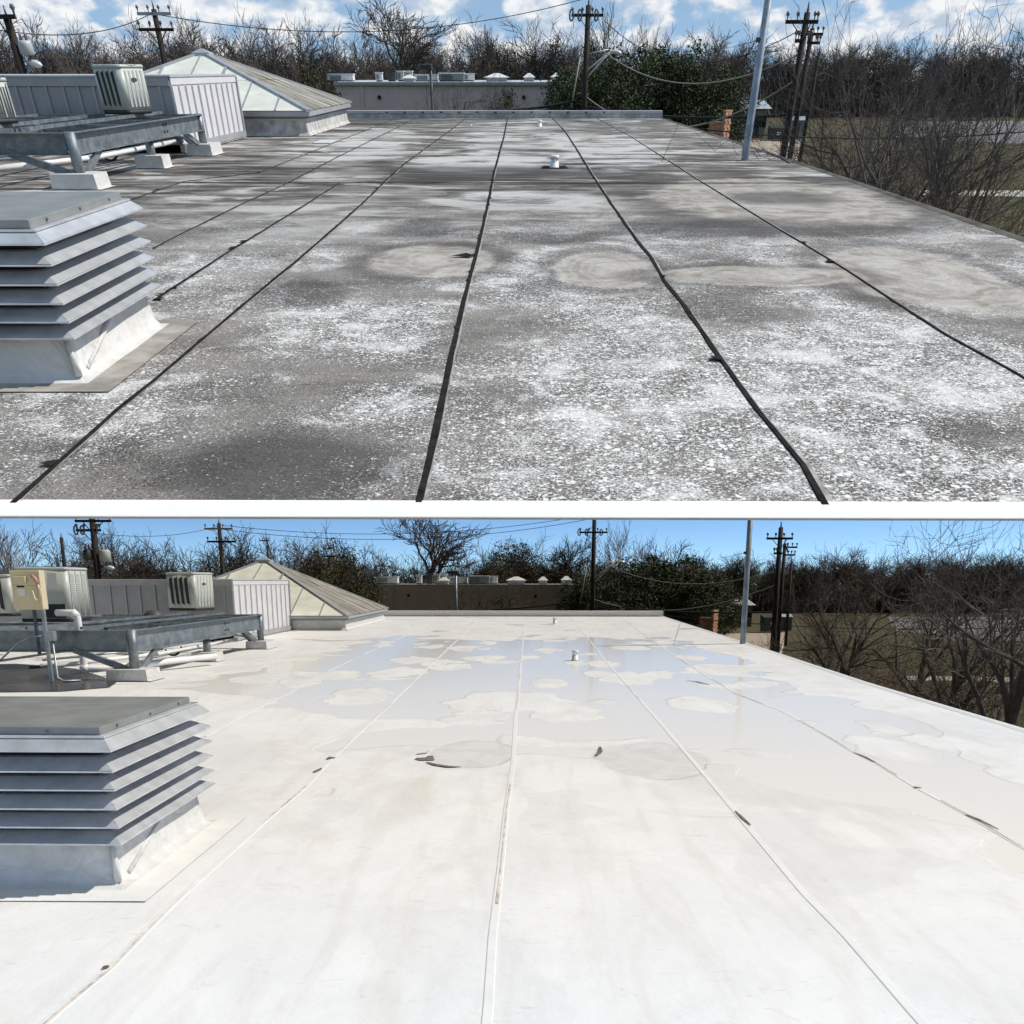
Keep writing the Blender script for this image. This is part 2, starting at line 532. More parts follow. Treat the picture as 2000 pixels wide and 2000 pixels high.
def galv_fn(nt, b, tc):
    v = nt.nodes.new('ShaderNodeTexVoronoi'); lk(nt, tc, v.inputs['Vector']); v.inputs['Scale'].default_value = 28
    n = noi(nt, tc, 5, 6, .7)
    col = mixc(nt, sstep(nt, n, .3, .72), (.085, .105, .12), (.27, .305, .325))
    col = mixc(nt, mth(nt, 'MULTIPLY', v.outputs['Distance'], .25), col, (.34, .38, .40))
    col = mixc(nt, sstep(nt, noi(nt, tc, 2.1, 5, .7, 1), .62, .75, 0, .7), col, (.09, .06, .045))
    lk(nt, col, b.inputs['Base Color'])
    b.inputs['Metallic'].default_value = .35
    lk(nt, sstep(nt, n, .3, .7, .38, .6), b.inputs['Roughness'])


def weathered_glaze(nt, b, tc):
    n = noi(nt, vmul(nt, tc, (.45, 3.2, .45)), 1.6, 6, .68, .4)
    n2 = noi(nt, tc, 1.2, 5, .6)
    col = mixc(nt, sstep(nt, n, .36, .62), (.10, .088, .068), (.44, .42, .36))
    col = mixc(nt, sstep(nt, n2, .5, .7, 0, .5), col, (.20, .185, .15))
    lk(nt, col, b.inputs['Base Color'])
    b.inputs['Roughness'].default_value = .7


def wood_fn(nt, b, tc):
    n = noi(nt, vmul(nt, tc, (14, 14, .7)), 1.0, 5, .7)
    col = mixc(nt, sstep(nt, n, .3, .7), (.011, .008, .007), (.042, .030, .025))
    lk(nt, col, b.inputs['Base Color'])
    b.inputs['Roughness'].default_value = .9


def wrap_fn(nt, b, tc):
    n = noi(nt, tc, 4.0, 5, .6, 1.5)
    n2 = noi(nt, tc, 9.0, 5, .65)
    col = mixc(nt, sstep(nt, n, .35, .7), (.60, .59, .565), (.69, .685, .67))
    col = mixc(nt, sstep(nt, n2, .6, .78, 0, .4), col, (.46, .43, .385))
    lk(nt, col, b.inputs['Base Color'])
    b.inputs['Roughness'].default_value = .55
    bumpit(nt, b, noi(nt, tc, 5.5, 3, .5, 1.4), .55, .05)


M_ = {}
M_['stained'] = mat('stained_membrane', stained_roof)
M_['white'] = mat('white_membrane', white_roof)
M_['ground'] = mat('winter_grass_ground', ground_fn)
M_['galv'] = mat('galvanised_steel', galv_fn)
M_['weathered'] = mat('weathered_fibreglass', weathered_glaze)
M_['wood'] = mat('creosoted_wood', wood_fn)
M_['wrap'] = mat('wrapped_membrane', wrap_fn)
M_['wrap_grey'] = mat('grey_wrapped_membrane', None, (.50, .49, .47), .6, var=.3, vs=4, bump=.4, bs=9)
M_['cream'] = mat('cream_fibreglass', None, (.75, .76, .67), .45, var=.10, vs=1.6)
M_['seam_dark'] = mat('dark_lap_sealant', None, (.022, .020, .018), .9, var=.5, vs=9, bump=.5, bs=30, spec=.08)
M_['edge_dark'] = mat('weathered_dark_edge', None, (.12, .112, .10), .9, var=.4, vs=2, spec=.1)
M_['apron_grey'] = mat('dirty_beige_apron', None, (.36, .335, .30), .8, var=.3, vs=3, bump=.3, bs=14, spec=.2)
M_['apron_cream'] = mat('cream_apron', None, (.775, .765, .735), .6, var=.05, vs=3, bump=.2, bs=9)
M_['seam_edge'] = mat('chalky_lap_edge', None, (.36, .35, .33), .8, var=.35, vs=7)
M_['seam_white'] = mat('white_weld_lap', None, (.775, .772, .76), .5, var=.04, vs=6)
M_['seam_dirt'] = mat('dirt_in_lap', None, (.62, .57, .49), .9, var=.3, vs=8, bump=.5, bs=50)
M_['mud'] = mat('dried_mud_streak', None, (.16, .12, .11), .8, var=.5, vs=9)
M_['alu'] = mat('mill_aluminium', None, (.60, .615, .64), .36, .38, var=.12, vs=7)
M_['alu_cap'] = mat('dull_grey_sheet_metal', None, (.27, .28, .275), .55, .3, var=.14, vs=4, bump=.12, bs=16)
M_['dark'] = mat('dark_void', None, (.012, .012, .014), .9, var=.2)
M_['ac'] = mat('pale_grey_green_enamel', None, (.50, .53, .49), .42, var=.05, vs=3)
M_['ac_dark'] = mat('black_plastic', None, (.016, .018, .02), .6, var=.2)
M_['badge'] = mat('grey_badge', None, (.12, .125, .13), .4, .4)
M_['paper'] = mat('white_label', None, (.75, .75, .74), .6, var=.05, vs=30)
M_['beige'] = mat('beige_enamel', None, (.66, .57, .38), .45, var=.06, vs=4)
M_['pink'] = mat('faded_red_plastic', None, (.50, .27, .22), .5)
M_['pvc'] = mat('white_pvc', None, (.80, .80, .79), .4, var=.05, vs=5)
M_['conduit'] = mat('grey_conduit', None, (.34, .37, .39), .4, .4, var=.15, vs=8)
M_['strut_blue'] = mat('dark_strut', None, (.055, .08, .115), .5, .3, var=.25, vs=6)
M_['hose'] = mat('black_hose', None, (.02, .02, .02), .7)
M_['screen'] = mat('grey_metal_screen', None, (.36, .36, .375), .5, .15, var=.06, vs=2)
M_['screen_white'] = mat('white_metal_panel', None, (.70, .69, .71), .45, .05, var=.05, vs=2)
M_['trim'] = mat('grey_trim', None, (.40, .41, .43), .45, .2, var=.08, vs=3)
M_['coping'] = mat('grey_white_coping', None, (.52, .53, .55), .45, .15, var=.10, vs=2)
M_['coping_white'] = mat('white_coping', None, (.76, .76, .77), .45, var=.05, vs=2)
M_['stucco'] = mat('pinkish_stucco', None, (.60, .485, .45), .9, var=.05, vs=1.2, bump=.2, bs=20)
M_['roof_grey'] = mat('pale_roof', None, (.50, .51, .52), .7, var=.1, vs=.6)
M_['white_metal'] = mat('white_metal', None, (.72, .72, .71), .45, var=.08, vs=2)
M_['dark_metal'] = mat('dark_unit', None, (.06, .065, .075), .6, var=.3, vs=2)
M_['porcelain'] = mat('grey_porcelain', None, (.20, .19, .19), .35)
M_['transformer'] = mat('pale_grey_tank', None, (.46, .48, .47), .45, var=.08, vs=3)
M_['wire'] = mat('black_cable', None, (.012, .012, .013), .7)
M_['wire_pale'] = mat('pale_cable', None, (.30, .29, .25), .6)
M_['lamp_white'] = mat('white_lamp_arm', None, (.70, .71, .71), .4, .2)
M_['pole_galv'] = mat('galvanised_pole', None, (.27, .32, .37), .5, .35, var=.2, vs=6)
M_['brick'] = mat('orange_brick', None, (.52, .25, .16), .9, var=.16, vs=7, rnd=.18)
M_['mortar'] = mat('mortar', None, (.34, .25, .20), .95, var=.1)
M_['tan'] = mat('tan_concrete', None, (.36, .29, .225), .9, var=.12, vs=.8, bump=.1, bs=10)
M_['asphalt'] = mat('worn_asphalt', None, (.15, .14, .14), .9, var=.2, vs=.8)
M_['kerb'] = mat('pale_kerb', None, (.46, .43, .37), .9, var=.15, vs=2)
M_['bin'] = mat('dark_green_steel', None, (.02, .04, .038), .5, var=.25, vs=2)
M_['shed'] = mat('grey_green_steel', None, (.15, .19, .185), .55, var=.12, vs=2)
M_['tin'] = mat('pale_tin_roof', None, (.46, .50, .52), .45, .3, var=.1, vs=1)
M_['wall_dk'] = mat('dark_siding', None, (.20, .19, .17), .8, var=.1)  # one dark grey-brown tone for house walls and picnic tables
M_['bark'] = mat('grey_brown_bark', None, (.110, .093, .082), .95, var=.35, vs=3, rnd=.35)
M_['twig'] = mat('dark_twigs', None, (.092, .077, .067), .95, var=.3, vs=.8, rnd=.35)
M_['bark_pale'] = mat('pale_bark', None, (.22, .195, .18), .95, var=.25, vs=2, rnd=.15)
M_['leaf'] = mat('dark_evergreen_leaf', None, (.045, .062, .020), .7, var=.5, vs=.7, rnd=.3, spec=.3)
M_['leaf_olive'] = mat('olive_leaf', None, (.075, .072, .022), .7, var=.45, vs=.6, rnd=.3, spec=.3)
M_['brush'] = mat('dry_brush', None, (.090, .076, .058), .95, var=.5, vs=.25)
M_['grass'] = mat('dry_grass_blades', None, (.085, .080, .036), .9, var=.5, vs=.3)
M_['glass_car'] = mat('car_glass', None, (.02, .025, .03), .08)
M_['car_white'] = mat('white_car_paint', None, (.70, .71, .72), .25, var=.02)
M_['car_dark'] = mat('dark_blue_car_paint', None, (.03, .04, .06), .25, var=.05)
M_['car_silver'] = mat('silver_car_paint', None, (.40, .42, .43), .28, .4, var=.04)
M_['tyre'] = mat('tyre_rubber', None, (.02, .02, .02), .85)
M_['rim'] = mat('wheel_rim', None, (.4, .4, .42), .35, .7)


# ------------------------------------------------------------------ roofs
def polyline(P, pts):
    q = sorted((P.g(a, b) for a, b in pts), key=lambda v: v.y)
    ys = np.array([v.y for v in q]); xs = np.array([v.x for v in q])
    n = max(1, len(q) // 3)
    k0 = (xs[n] - xs[0]) / (ys[n] - ys[0])
    k1 = (xs[-1] - xs[-2]) / (ys[-1] - ys[-2])

    def fx(y):
        if y < ys[0]: return xs[0] + k0 * .3 * (y - ys[0])
        if y > ys[-1]: return xs[-1] + k1 * .3 * (y - ys[-1])
        return float(np.interp(y, ys, xs))
    return fx, ys[0], ys[-1]


U_SEAMS = [
    [(254, 391), (359, 355), (507, 337), (598, 301), (759, 237)],
    [(300, 486), (336, 467), (470, 400), (554, 362), (663, 305), (803, 236)],
    [(300, 588), (434, 501), (597, 400), (663, 359)],
    [(20, 990), (230, 800), (300, 744), (467, 603), (568, 520), (600, 493), (706, 400), (745, 362), (788, 322), (886, 250), (905, 235)],
    [(816, 990), (854, 835), (883, 690), (912, 563), (932, 490), (953, 399), (966, 333), (984, 268), (991, 233)],
    [(1614, 990), (1568, 909), (1481, 804), (1447, 757), (1409, 704), (1384, 667), (1335, 596), (1297, 549), (1270, 500), (1251, 478), (1194, 399), (1154, 337), (1125, 290), (1104, 257), (1080, 232)],
    [(1980, 726), (1850, 655), (1723, 574), (1655, 530), (1555, 468), (1452, 406), (1358, 348), (1300, 311), (1234, 268), (1169, 233)],
]
L_SEAMS = [
    [(400, 1439), (483, 1393), (557, 1358), (624, 1319), (731, 1269), (850, 1215)],
    [(109, 1980), (217, 1890), (283, 1821), (357, 1748), (522, 1600), (600, 1534), (647, 1483), (676, 1456), (752, 1385), (804, 1335), (851, 1290), (930, 1215)],
    [(953, 1976), (962, 1827), (977, 1700), (989, 1581), (1002, 1490), (1007, 1400), (1010, 1377), (1018, 1290), (1025, 1204)],
    [(1780, 1975), (1655, 1831), (1573, 1748), (1436, 1586), (1399, 1541), (1332, 1462), (1283, 1404), (1179, 1287), (1155, 1255), (1114, 1207)],
    [(1978, 1644), (1887, 1590), (1792, 1539), (1709, 1489), (1668, 1470), (1615, 1438), (1532, 1391), (1438, 1355), (1305, 1274), (1215, 1207)],
]
U_EDGE = [(1980, 461), (1640, 345), (1472, 289), (1293, 231)]
L_EDGE = [(1981, 1420), (1840, 1378), (1699, 1336), (1503, 1271), (1400, 1238), (1298, 1205)]


def build_roof(P, seams, edge, y0, y1, xl, mkey, dark):
    fe, _, _ = polyline(P, edge)
    fs = [polyline(P, s) for s in seams]
    # deck with the sheets of membrane laid on it
    ys = np.concatenate([np.linspace(y0, min(12, y1), 26), np.linspace(12, y1, 22)[1:]])
    mb = MB()
    n = len(ys)
    for z in (-.03, -.06 if dark else -.35):
        for y in ys: mb.v.append((xl, y, z)); mb.v.append((fe(y), y, z))
    o = 2 * n
    for i in range(n - 1):
        a = 2 * i
        mb.f += [(a, a + 1, a + 3, a + 2), (o + a + 2, o + a + 3, o + a + 1, o + a), (a + 1, o + a + 1, o + a + 3, a + 3), (a, a + 2, o + a + 2, o + a)]
        mb.sm += [False] * 4
    mb.f += [(0, o, o + 1, 1), (2 * n - 2, 2 * n - 1, o + 2 * n - 1, o + 2 * n - 2)]; mb.sm += [False] * 2
    roof = mb.build(P, 'roof', M_['alu_cap'])
    tag(roof, kind='structure',
        label='old flat roof with stained grey membrane, flaking white coating and dark seams' if dark else
        'recoated flat roof with bright white membrane and thin puddles of rain water')
    lines = [lambda y: xl] + [f for f, _, _ in fs] + [fe]
    yy = np.concatenate([np.linspace(y0, min(12, y1), 60), np.linspace(12, y1, 50)[1:]])
    edges = []
    for y in yy:
        row = [f(y) for f in lines]
        for i in range(1, len(row)): row[i] = max(row[i], row[i - 1] + .02)
        row[-1] = fe(y)
        for i in range(len(row) - 2, 0, -1): row[i] = min(row[i], row[i + 1] - .02)
        edges.append(row)

    def zz(x, y):
        return .005 * mnoise.noise(Vector((x * .5, y * .3, 3.1)))
    for k in range(len(lines) - 1):
        mb = MB()
        nx = 7
        for y, row in zip(yy, edges):
            for j in range(nx):
                x = row[k] + (row[k + 1] - row[k]) * j / (nx - 1)
                mb.v.append((x, y, zz(x, y)))
        for i in range(len(yy) - 1):
            for j in range(nx - 1):
                a = i * nx + j
                mb.f.append((a, a + 1, a + nx + 1, a + nx)); mb.sm.append(True)
        mb.build(P, 'membrane_sheet', M_[mkey], roof)
    # seams
    rr = random.Random(5)
    for si, (f, ya, yb) in enumerate(fs):
        ya2 = (y0 + .02 if dark else 1.2) if ya < y0 + 1.5 or (not dark and ya < 3.2) else (ya - 1.5 if si >= len(fs) - 1 else ya)
        yb2 = y1 - .05 if yb > y1 - 6 else yb
        step = .07
        N = int((yb2 - ya2) / step)
        mb, pale = MB(), MB()
        for i in range(N + 1):
            y = ya2 + step * i
            x = f(y)
            gr = (1 + .25 * min(1, y / 30)) * (.55, .65, .8, .8, 1, 1, .62)[si] if dark else 1
            if dark:
                wv = mnoise.noise(Vector((y * 1.7, si * 9.1, 0)))
                wl = (.019 + .010 * wv + (.016 if rr.random() < .03 else 0)) * gr
                wr = (.017 + .003 * mnoise.noise(Vector((y * 3, si, 5)))) * gr
                z1 = .007
            else:
                wl = wr = .024
                z1 = .004
            z = zz(x, y)
            mb.v += [(x - wl, y, z + .001), (x - wl * .8, y, z + z1), (x + wr * .8, y, z + z1), (x + wr, y, z + .001)]
            pw = .020 if dark else .013
            pn = mnoise.noise(Vector((y * 1.1, si * 3.3, 8)))
            pw *= max(.05, .6 + 1.0 * pn)
            if dark:
                pale.v += [(x + wr, y, z + .003), (x + wr + pw, y, z + .0045)]
            else:
                pale.v += [(x - pw * .4, y, z + z1 + .003), (x + pw, y, z + z1 + .003)]
        for i in range(N):
            a = 4 * i
            for j in range(3):
                mb.f.append((a + j, a + j + 1, a + j + 5, a + j + 4)); mb.sm.append(False)
            if dark or mnoise.noise(Vector((i * step * .55, si * 7.7, 2))) > .06:
                pale.f.append((2 * i, 2 * i + 1, 2 * i + 3, 2 * i + 2)); pale.sm.append(False)
        s = mb.build(P, 'seam', M_['seam_dark' if dark else 'seam_white'], roof)
        pale.build(P, 'seam_edge' if dark else 'seam_dirt', M_['seam_edge' if dark else 'seam_dirt'], s)
        if dark:            # curled laps and lifted flaps along the seam
            fl = MB()
            for q in range(6):
                y = ya2 + (yb2 - ya2) * rr.random() ** 1.6
                x = f(y); z = zz(x, y)
                w, l = rr.uniform(.03, .08), rr.uniform(.05, .14)
                sgn = -1 if rr.random() < .8 else 1
                fl.face([(x, y, z + .013), (x + sgn * w, y + .02, z + rr.uniform(.008, .03)), (x + sgn * w * .8, y + l, z + .012), (x, y + l * 1.3, z + .013)])
            fl.build(P, 'lifted_lap', M_['seam_dark'], s)
    return roof, fe, fs, zz


U_Y0 = U.g(1000, 990).y
U_Y1 = U.g(1000, 231).y
L_Y1 = L.g(1000, 1204).y
roofU, feU, fsU, zU = build_roof(U, U_SEAMS, U_EDGE, U_Y0, U_Y1, -24, 'stained', True)
roofL, feL, fsL, zL = build_roof(L, L_SEAMS, L_EDGE, -2.0, L_Y1, -24, 'white', False)

# near edge of the stained roof: added white divider strip, sloped to catch sun
e0, e1 = U.g(1000, 989), U.y(1000, 1009, U_Y0 - .05)
mb = MB()
prof = [(U_Y0 + .06, .004), (U_Y0, .006), (e1.y, e1.z), (e1.y + .004, e1.z - .006), (U_Y0 + .004, -.004), (U_Y0 + .06, -.004)]
xa, xb = -24.0, feU(U_Y0)
for i in range(len(prof) - 1):
    (ya, za), (yb, zb) = prof[i], prof[i + 1]
    mb.face([(xa, ya, za), (xb, ya, za), (xb, yb, zb), (xa, yb, zb)])
M_['divider_white'] = mat('white_divider_paint', None, (.92, .905, .88), .7, var=.02, spec=.1)
mb.build(U, 'divider_strip', M_['divider_white'], roofU)


def edge_strip(P, fe, y0, y1, mk, roof):          # low gravel stop along the right side
    mb = MB()
    ys = np.linspace(y0, y1, 60)
    pr = [(-.10, .003), (-.04, .018), (0.0, .020), (.02, .008), (.02, -.2)]
    for y in ys:
        for dx, z in pr: mb.v.append((fe(y) + dx, y, z))
    k = len(pr)
    for i in range(len(ys) - 1):
        for j in range(k - 1):
            a = i * k + j
            mb.f.append((a, a + 1, a + k + 1, a + k)); mb.sm.append(False)
    mb.build(P, 'roof_edge_trim', mk, roof)


edge_strip(U, feU, U_Y0, U_Y1, M_['edge_dark'], roofU)
edge_strip(L, feL, -2, L_Y1, M_['seam_white'], roofL)


def parapet(P, x0px, x1, y1, toppx, basepx, mk, label, dark):
    x0 = P.y(x0px, basepx, y1).x - .4
    zt = P.y(1000, toppx, y1).z
    p = empty(P, 'parapet_wall', ((x0 + x1) / 2, y1, 0), label, 'parapet')
    f_ = .62 if dark else .78
    MB().box((x0, y1, -.05), (x1, y1 + .25, zt * f_)).build(P, 'wall', M_['seam_white'] if not dark else M_['wrap_grey'], p)
    n = 8
    for i in range(n):
        a, b = x0 + (x1 - x0) * i / n, x0 + (x1 - x0) * (i + 1) / n
        MB().box((a + .006, y1 - .03, zt * f_), (b - .006, y1 + .30, zt)).build(P, 'coping', mk, p, bevel=.01)
    bl = MB()
    for i in range(13):
        x = x0 + 1.9 + i * .72
        bl.box((x, y1 - .045, zt * .72), (x + .09, y1 - .03, zt * .86))
    if dark: bl.build(P, 'fastener', M_['dark'], p)
    return p


parapet(U, 681, feU(U_Y1), U_Y1, 216, 231, M_['coping'], 'low grey metal-capped parapet at the far end of the stained roof', True)
parapet(L, 751, feL(L_Y1), L_Y1, 1193, 1204, M_['coping_white'], 'low white parapet at the far end of the white roof', False)

# lap joint running across the stained roof, and small roof debris
ya = U.g(1000, 358).y
mb = MB()
for i in range(160):
    x = -7.5 + i * .08
    w = .03 + .02 * mnoise.noise(Vector((x, 2, 1)))
    y = ya + .05 * mnoise.noise(Vector((x * .4, 0, 7)))
    mb.v += [(x, y - w, .009), (x, y + w, .011)]
for i in range(159):
    mb.f.append((2 * i, 2 * i + 1, 2 * i + 3, 2 * i + 2)); mb.sm.append(False)
mb.build(U, 'cross_seam', M_['seam_dark'], roofU)

# torn hole in the centre seam of the stained roof
c = U.g(921, 503)
mb = MB()
mb.face([(c.x - .22, c.y, .014), (c.x - .02, c.y - .05, .016), (c.x + .03, c.y + .05, .016), (c.x - .06, c.y + .09, .03)])
tag(mb.build(U, 'torn_flap', M_['seam_dark'], None, c), 'dark torn flap of membrane beside the centre seam at the beige pond stain', 'torn flap')

# mud streaks round the two muddy ponds and leaves on the white roof
rr = random.Random(3)


def streak(P, pts, w, m, label, name='mud_streak', cat='mud streak', z=.010):
    q = [P.g(a, b) for a, b in pts]
    mb = MB()
    n = len(q)
    for i, v in enumerate(q):
        ww = w * (math.sin(math.pi * (i + .35) / (n - .3)) + .08)
        d = (q[min(i + 1, n - 1)] - q[max(i - 1, 0)]); d.z = 0; d.normalize()
        s = Vector((-d.y, d.x, 0)) * ww / 2
        zv = zL(v.x, v.y) + z
        mb.v += [(v.x - s.x, v.y - s.y, zv), (v.x + s.x, v.y + s.y, zv + .001)]
    for i in range(n - 1):
        mb.f.append((2 * i, 2 * i + 1, 2 * i + 3, 2 * i + 2)); mb.sm.append(False)
    return tag(mb.build(P, name, m, None, q[0]), label, cat)


streak(L, [(812, 1483), (826, 1484), (838, 1485), (841, 1478)], .13, M_['mud'], 'dark mud streak at the left tip of the left muddy pond')
streak(L, [(814, 1474), (828, 1472), (838, 1467)], .06, M_['seam_dirt'], 'thin brown mud streak just above the dark one left of the muddy pond')
streak(L, [(833, 1490), (850, 1495), (875, 1499), (900, 1499)], .06, M_['mud'], 'long brown mud line along the near shore of the left muddy pond')
streak(L, [(1163, 1478), (1172, 1470), (1172, 1460)], .05, M_['mud'], 'curved brown mud line at the left end of the right muddy pond')
streak(L, [(640, 1484), (647, 1481), (654, 1482)], .08, M_['mud'], 'dark leaf-shaped mud spot on the left seam of the white roof')
streak(L, [(612, 1510), (622, 1506), (628, 1502)], .04, M_['mud'], 'small curved mud mark left of the left seam')
streak(L, [(1887, 1592), (1910, 1602), (1950, 1622)], .03, M_['mud'], 'long dark dirt line on the rightmost seam near the edge of the white roof')
streak(L, [(1668, 1471), (1690, 1480), (1709, 1490)], .022, M_['mud'], 'dirt line on the rightmost seam beside the dry island')
streak(L, [(1783, 1538), (1790, 1539), (1800, 1540)], .035, M_['mud'], 'short dark dirt patch on the rightmost seam midway')
streak(L, [(1436, 1586), (1450, 1600), (1466, 1614)], .025, M_['mud'], 'grey dirt line in the second seam from the right')
streak(L, [(200, 1893), (207, 1892), (214, 1891)], .03, M_['mud'], 'grey dirt mark on the near end of the left seam')
streak(L, [(1340, 1330), (1360, 1332), (1385, 1338)], .05, M_['mud'], 'brown leaf litter line in the puddle on the right side')


# ------------------------------------------------------------------ plumbing vents
mb = MB()
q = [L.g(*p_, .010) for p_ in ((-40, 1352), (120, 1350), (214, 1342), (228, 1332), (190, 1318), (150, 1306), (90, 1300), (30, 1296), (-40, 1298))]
mb.face(q)  # shade under the stand painted as a dark sheet, with a wet gloss
M_['bare_dark'] = mat('painted_shade_on_wet_roof', None, (.060, .052, .046), .25, var=.6, vs=2.5)
mb.build(L, 'stand_shade_patch', M_['bare_dark'], roofL)


def vent(P, x0, x1, ytop, ybase, label):
    b = P.g((x0 + x1) / 2, ybase)
    r = (P.y(x1, ybase, b.y).x - P.y(x0, ybase, b.y).x) / 2
    h = P.y((x0 + x1) / 2, ytop, b.y).z
    o = empty(P, 'vent_pipe', b, label, 'vent pipe')
    MB().tube([b, b + Vector((0, 0, h * .9))], r * .86, 16).build(P, 'pipe', M_['pvc'], o)
    MB().tube([b + Vector((0, 0, h * .70)), b + Vector((0, 0, h * .72)), b + Vector((0, 0, h * .97)), b + Vector((0, 0, h))], [r * .9, r * 1.05, r * 1.05, r * .8], 16).build(P, 'cap', M_['pvc'], o)
    MB().tube([b + Vector((0, 0, .002)), b + Vector((0, 0, .02)), b + Vector((0, 0, h * .5))], [r * 1.35, r * 1.02, r * .97], 16).build(P, 'boot', M_['pvc'], o)
    return o


vent(U, 1074, 1091, 303, 328, 'nearer white plumbing vent standing on a dark patch of the stained roof')
vent(U, 1049, 1058, 234, 248, 'far small white plumbing vent by the parapet of the stained roof')
vent(L, 1117, 1129, 1270, 1290, 'nearer white plumbing vent standing in the puddle on the white roof')
vent(L, 1080, 1087, 1206, 1218, 'far small white plumbing vent by the parapet of the white roof')
c, r = ell_px(U, 1055, 1110, 322, 333)
mb = MB(); mb.face([(c[0] - r[0], c[1] - .25, .013), (c[0] + r[0], c[1] - .22, .013), (c[0] + r[0] * .8, c[1] + .3, .013), (c[0] - r[0] * .7, c[1] + .3, .013)])
mb.build(U, 'patch', M_['seam_dark'], roofU)
for (x0, x1, y0, y1) in ((918, 923, 243, 247), (610, 660, 275, 281)):
    a, b = U.g(x0, y1), U.g(x1, y0)
    MB().box((a.x, a.y, .008), (b.x, b.y, .02)).build(U, 'patch', M_['wrap'], roofU)


# ------------------------------------------------------------------ louvred vent housing
def louvre_box(P, near, far, top_c, top_back, tip_rows, label, wide=2.4, front_overhang=.11):
    a, b = P.g(*near), P.g(*far)
    X, Yn, Yf = (a.x + b.x) / 2, a.y, b.y
    xl = X - wide
    # tier heights read at the front corner of the blades
    yl = Yn - front_overhang
    zt = [P.y(px, py, yl).z for px, py in tip_rows]
    ztop = P.y(*top_c, Yn - .02).z
    o = empty(P, 'louvred_vent', ((X + xl) / 2, (Yn + Yf) / 2, 0), label, 'roof vent')
    zc = zt[-1] + .012
    # curb wrapped in membrane: tapered with a soft cant at the foot
    mb = MB()
    rings = [(.11, .006), (.05, .016), (.024, .05), (.012, zc * .55), (.0, zc)]
    sub = 14

    def ring_pts(off, z, wob):
        x0, x1, y0, y1 = xl - off, X + off, Yn - off, Yf + off
        pts = []
        for (p, q) in (((x0, y0), (x1, y0)), ((x1, y0), (x1, y1)), ((x1, y1), (x0, y1)), ((x0, y1), (x0, y0))):
            for i in range(sub):
                t = i / sub
                x, y = p[0] + (q[0] - p[0]) * t, p[1] + (q[1] - p[1]) * t
                w = wob * mnoise.noise(Vector((x * 3.1, y * 3.1, z * 4)))
                pts.append((x + w, y + w, z))
        return pts
    for off, z in rings: mb.v += ring_pts(off, z, .022 if .01 < z < zc - .01 else .004)
    k = 4 * sub
    for i in range(len(rings) - 1):
        for j in range(k):
            q = (j + 1) % k
            mb.f.append((i * k + j, i * k + q, (i + 1) * k + q, (i + 1) * k + j)); mb.sm.append(True)
    cb = mb.build(P, 'curb', M_['wrap'], o)
    # diagonal fold and corner pleat on the right face of the curb
    fd = MB()
    fa, fb = Vector((X + .032, Yn + .10, .04)), Vector((X + .004, Yn + (Yf - Yn) * .62, zc * .97))
    fd.tube([fa, (fa + fb) / 2 + Vector((-.006, 0, 0)), fb], [.014, .020, .012], 10)
    fd.tube([(X + .03, Yn - .03, .03), (X + .012, Yn - .012, zc * .9)], [.022, .012], 8)
    fd.build(P, 'fold', M_['wrap'], cb)
    ap = MB()
    ap.v += [(xl, Yn - .30, .0075), (X + .30, Yn - .27, .0075), (X + .30, Yf + .20, .0075), (X, Yf + .25, .0075), (X, Yn - .02, .0075), (xl, Yn - .02, .0075)]
    ap.f += [(0, 1, 4, 5), (1, 2, 3, 4)]; ap.sm += [False] * 2
    ap.build(P, 'apron', M_['apron_grey' if P is U else 'apron_cream'], cb)
    # dark core behind the blades
    MB().box((xl + .06, Yn + .06, zc), (X - .06, Yf - .06, ztop - .03)).build(P, 'core', M_['dark'], o)
    # blades: sloping sheet, upper edge tucked in, lower edge out with a small lip
    tiers = list(zip(zt[:-1], zt[1:]))
    for ti, zlo in enumerate(zt):
        zup = ztop - .045 if ti == 0 else zt[ti - 1]
        if ti == 0:
            oi, oo, zhi = .0, .055, zup
        elif ti == 1:
            oi, oo, zhi = .055, .11, zup - .004
        else:
            pit = zup - zlo
            oi, oo, zhi = .012, .11, zlo + pit * .60
        lip = .010

        def ring(off): return [(xl - off, Yn - off), (X + off, Yn - off), (X + off, Yf + off), (xl - off, Yf + off)]
        ri, ro = ring(oi), ring(oo)
        rin = ring(oi - .03)
        for sd in range(4):
            q = (sd + 1) % 4
            m = MB()
            t_ = .004
            jz = [random.Random(ti * 7 + sd * 3 + i).uniform(-.003, .003) for i in range(2)]
            top = [(*ri[sd], zhi), (*ri[q], zhi), (*ro[q], zlo + lip + jz[1]), (*ro[sd], zlo + lip + jz[0])]
            m.face([top[3], top[2], top[1], top[0]])
            m.face([(*ro[sd], zlo), (*ro[q], zlo), (*ro[q], zlo + lip), (*ro[sd], zlo + lip)])
            und = [(*ri[sd], zhi - t_), (*ri[q], zhi - t_), (*ro[q], zlo), (*ro[sd], zlo)]
            m.face(und)
            m.face([(*ri[sd], zhi), (*ri[q], zhi), (*rin[q], zhi + .004), (*rin[sd], zhi + .004)])
            m.build(P, 'blade', M_['alu'], o)
    cp = MB()
    cp.box((xl - .012, Yn - .012, ztop - .045), (X + .012, Yf + .012, ztop))
    cap = cp.build(P, 'cap', M_['alu_cap'], o, bevel=.004)
    sc_ = MB()
    for t in (.15, .5, .85):
        y = Yn + (Yf - Yn) * t
        sc_.tube([(X + .012, y, ztop - .022), (X + .019, y, ztop - .022)], .008, 8)
        x = X - wide * t * .8
        sc_.tube([(x, Yn - .012, ztop - .022), (x, Yn - .019, ztop - .022)], .008, 8)
    sc_.build(P, 'screw', M_['badge'], cap)
    return o


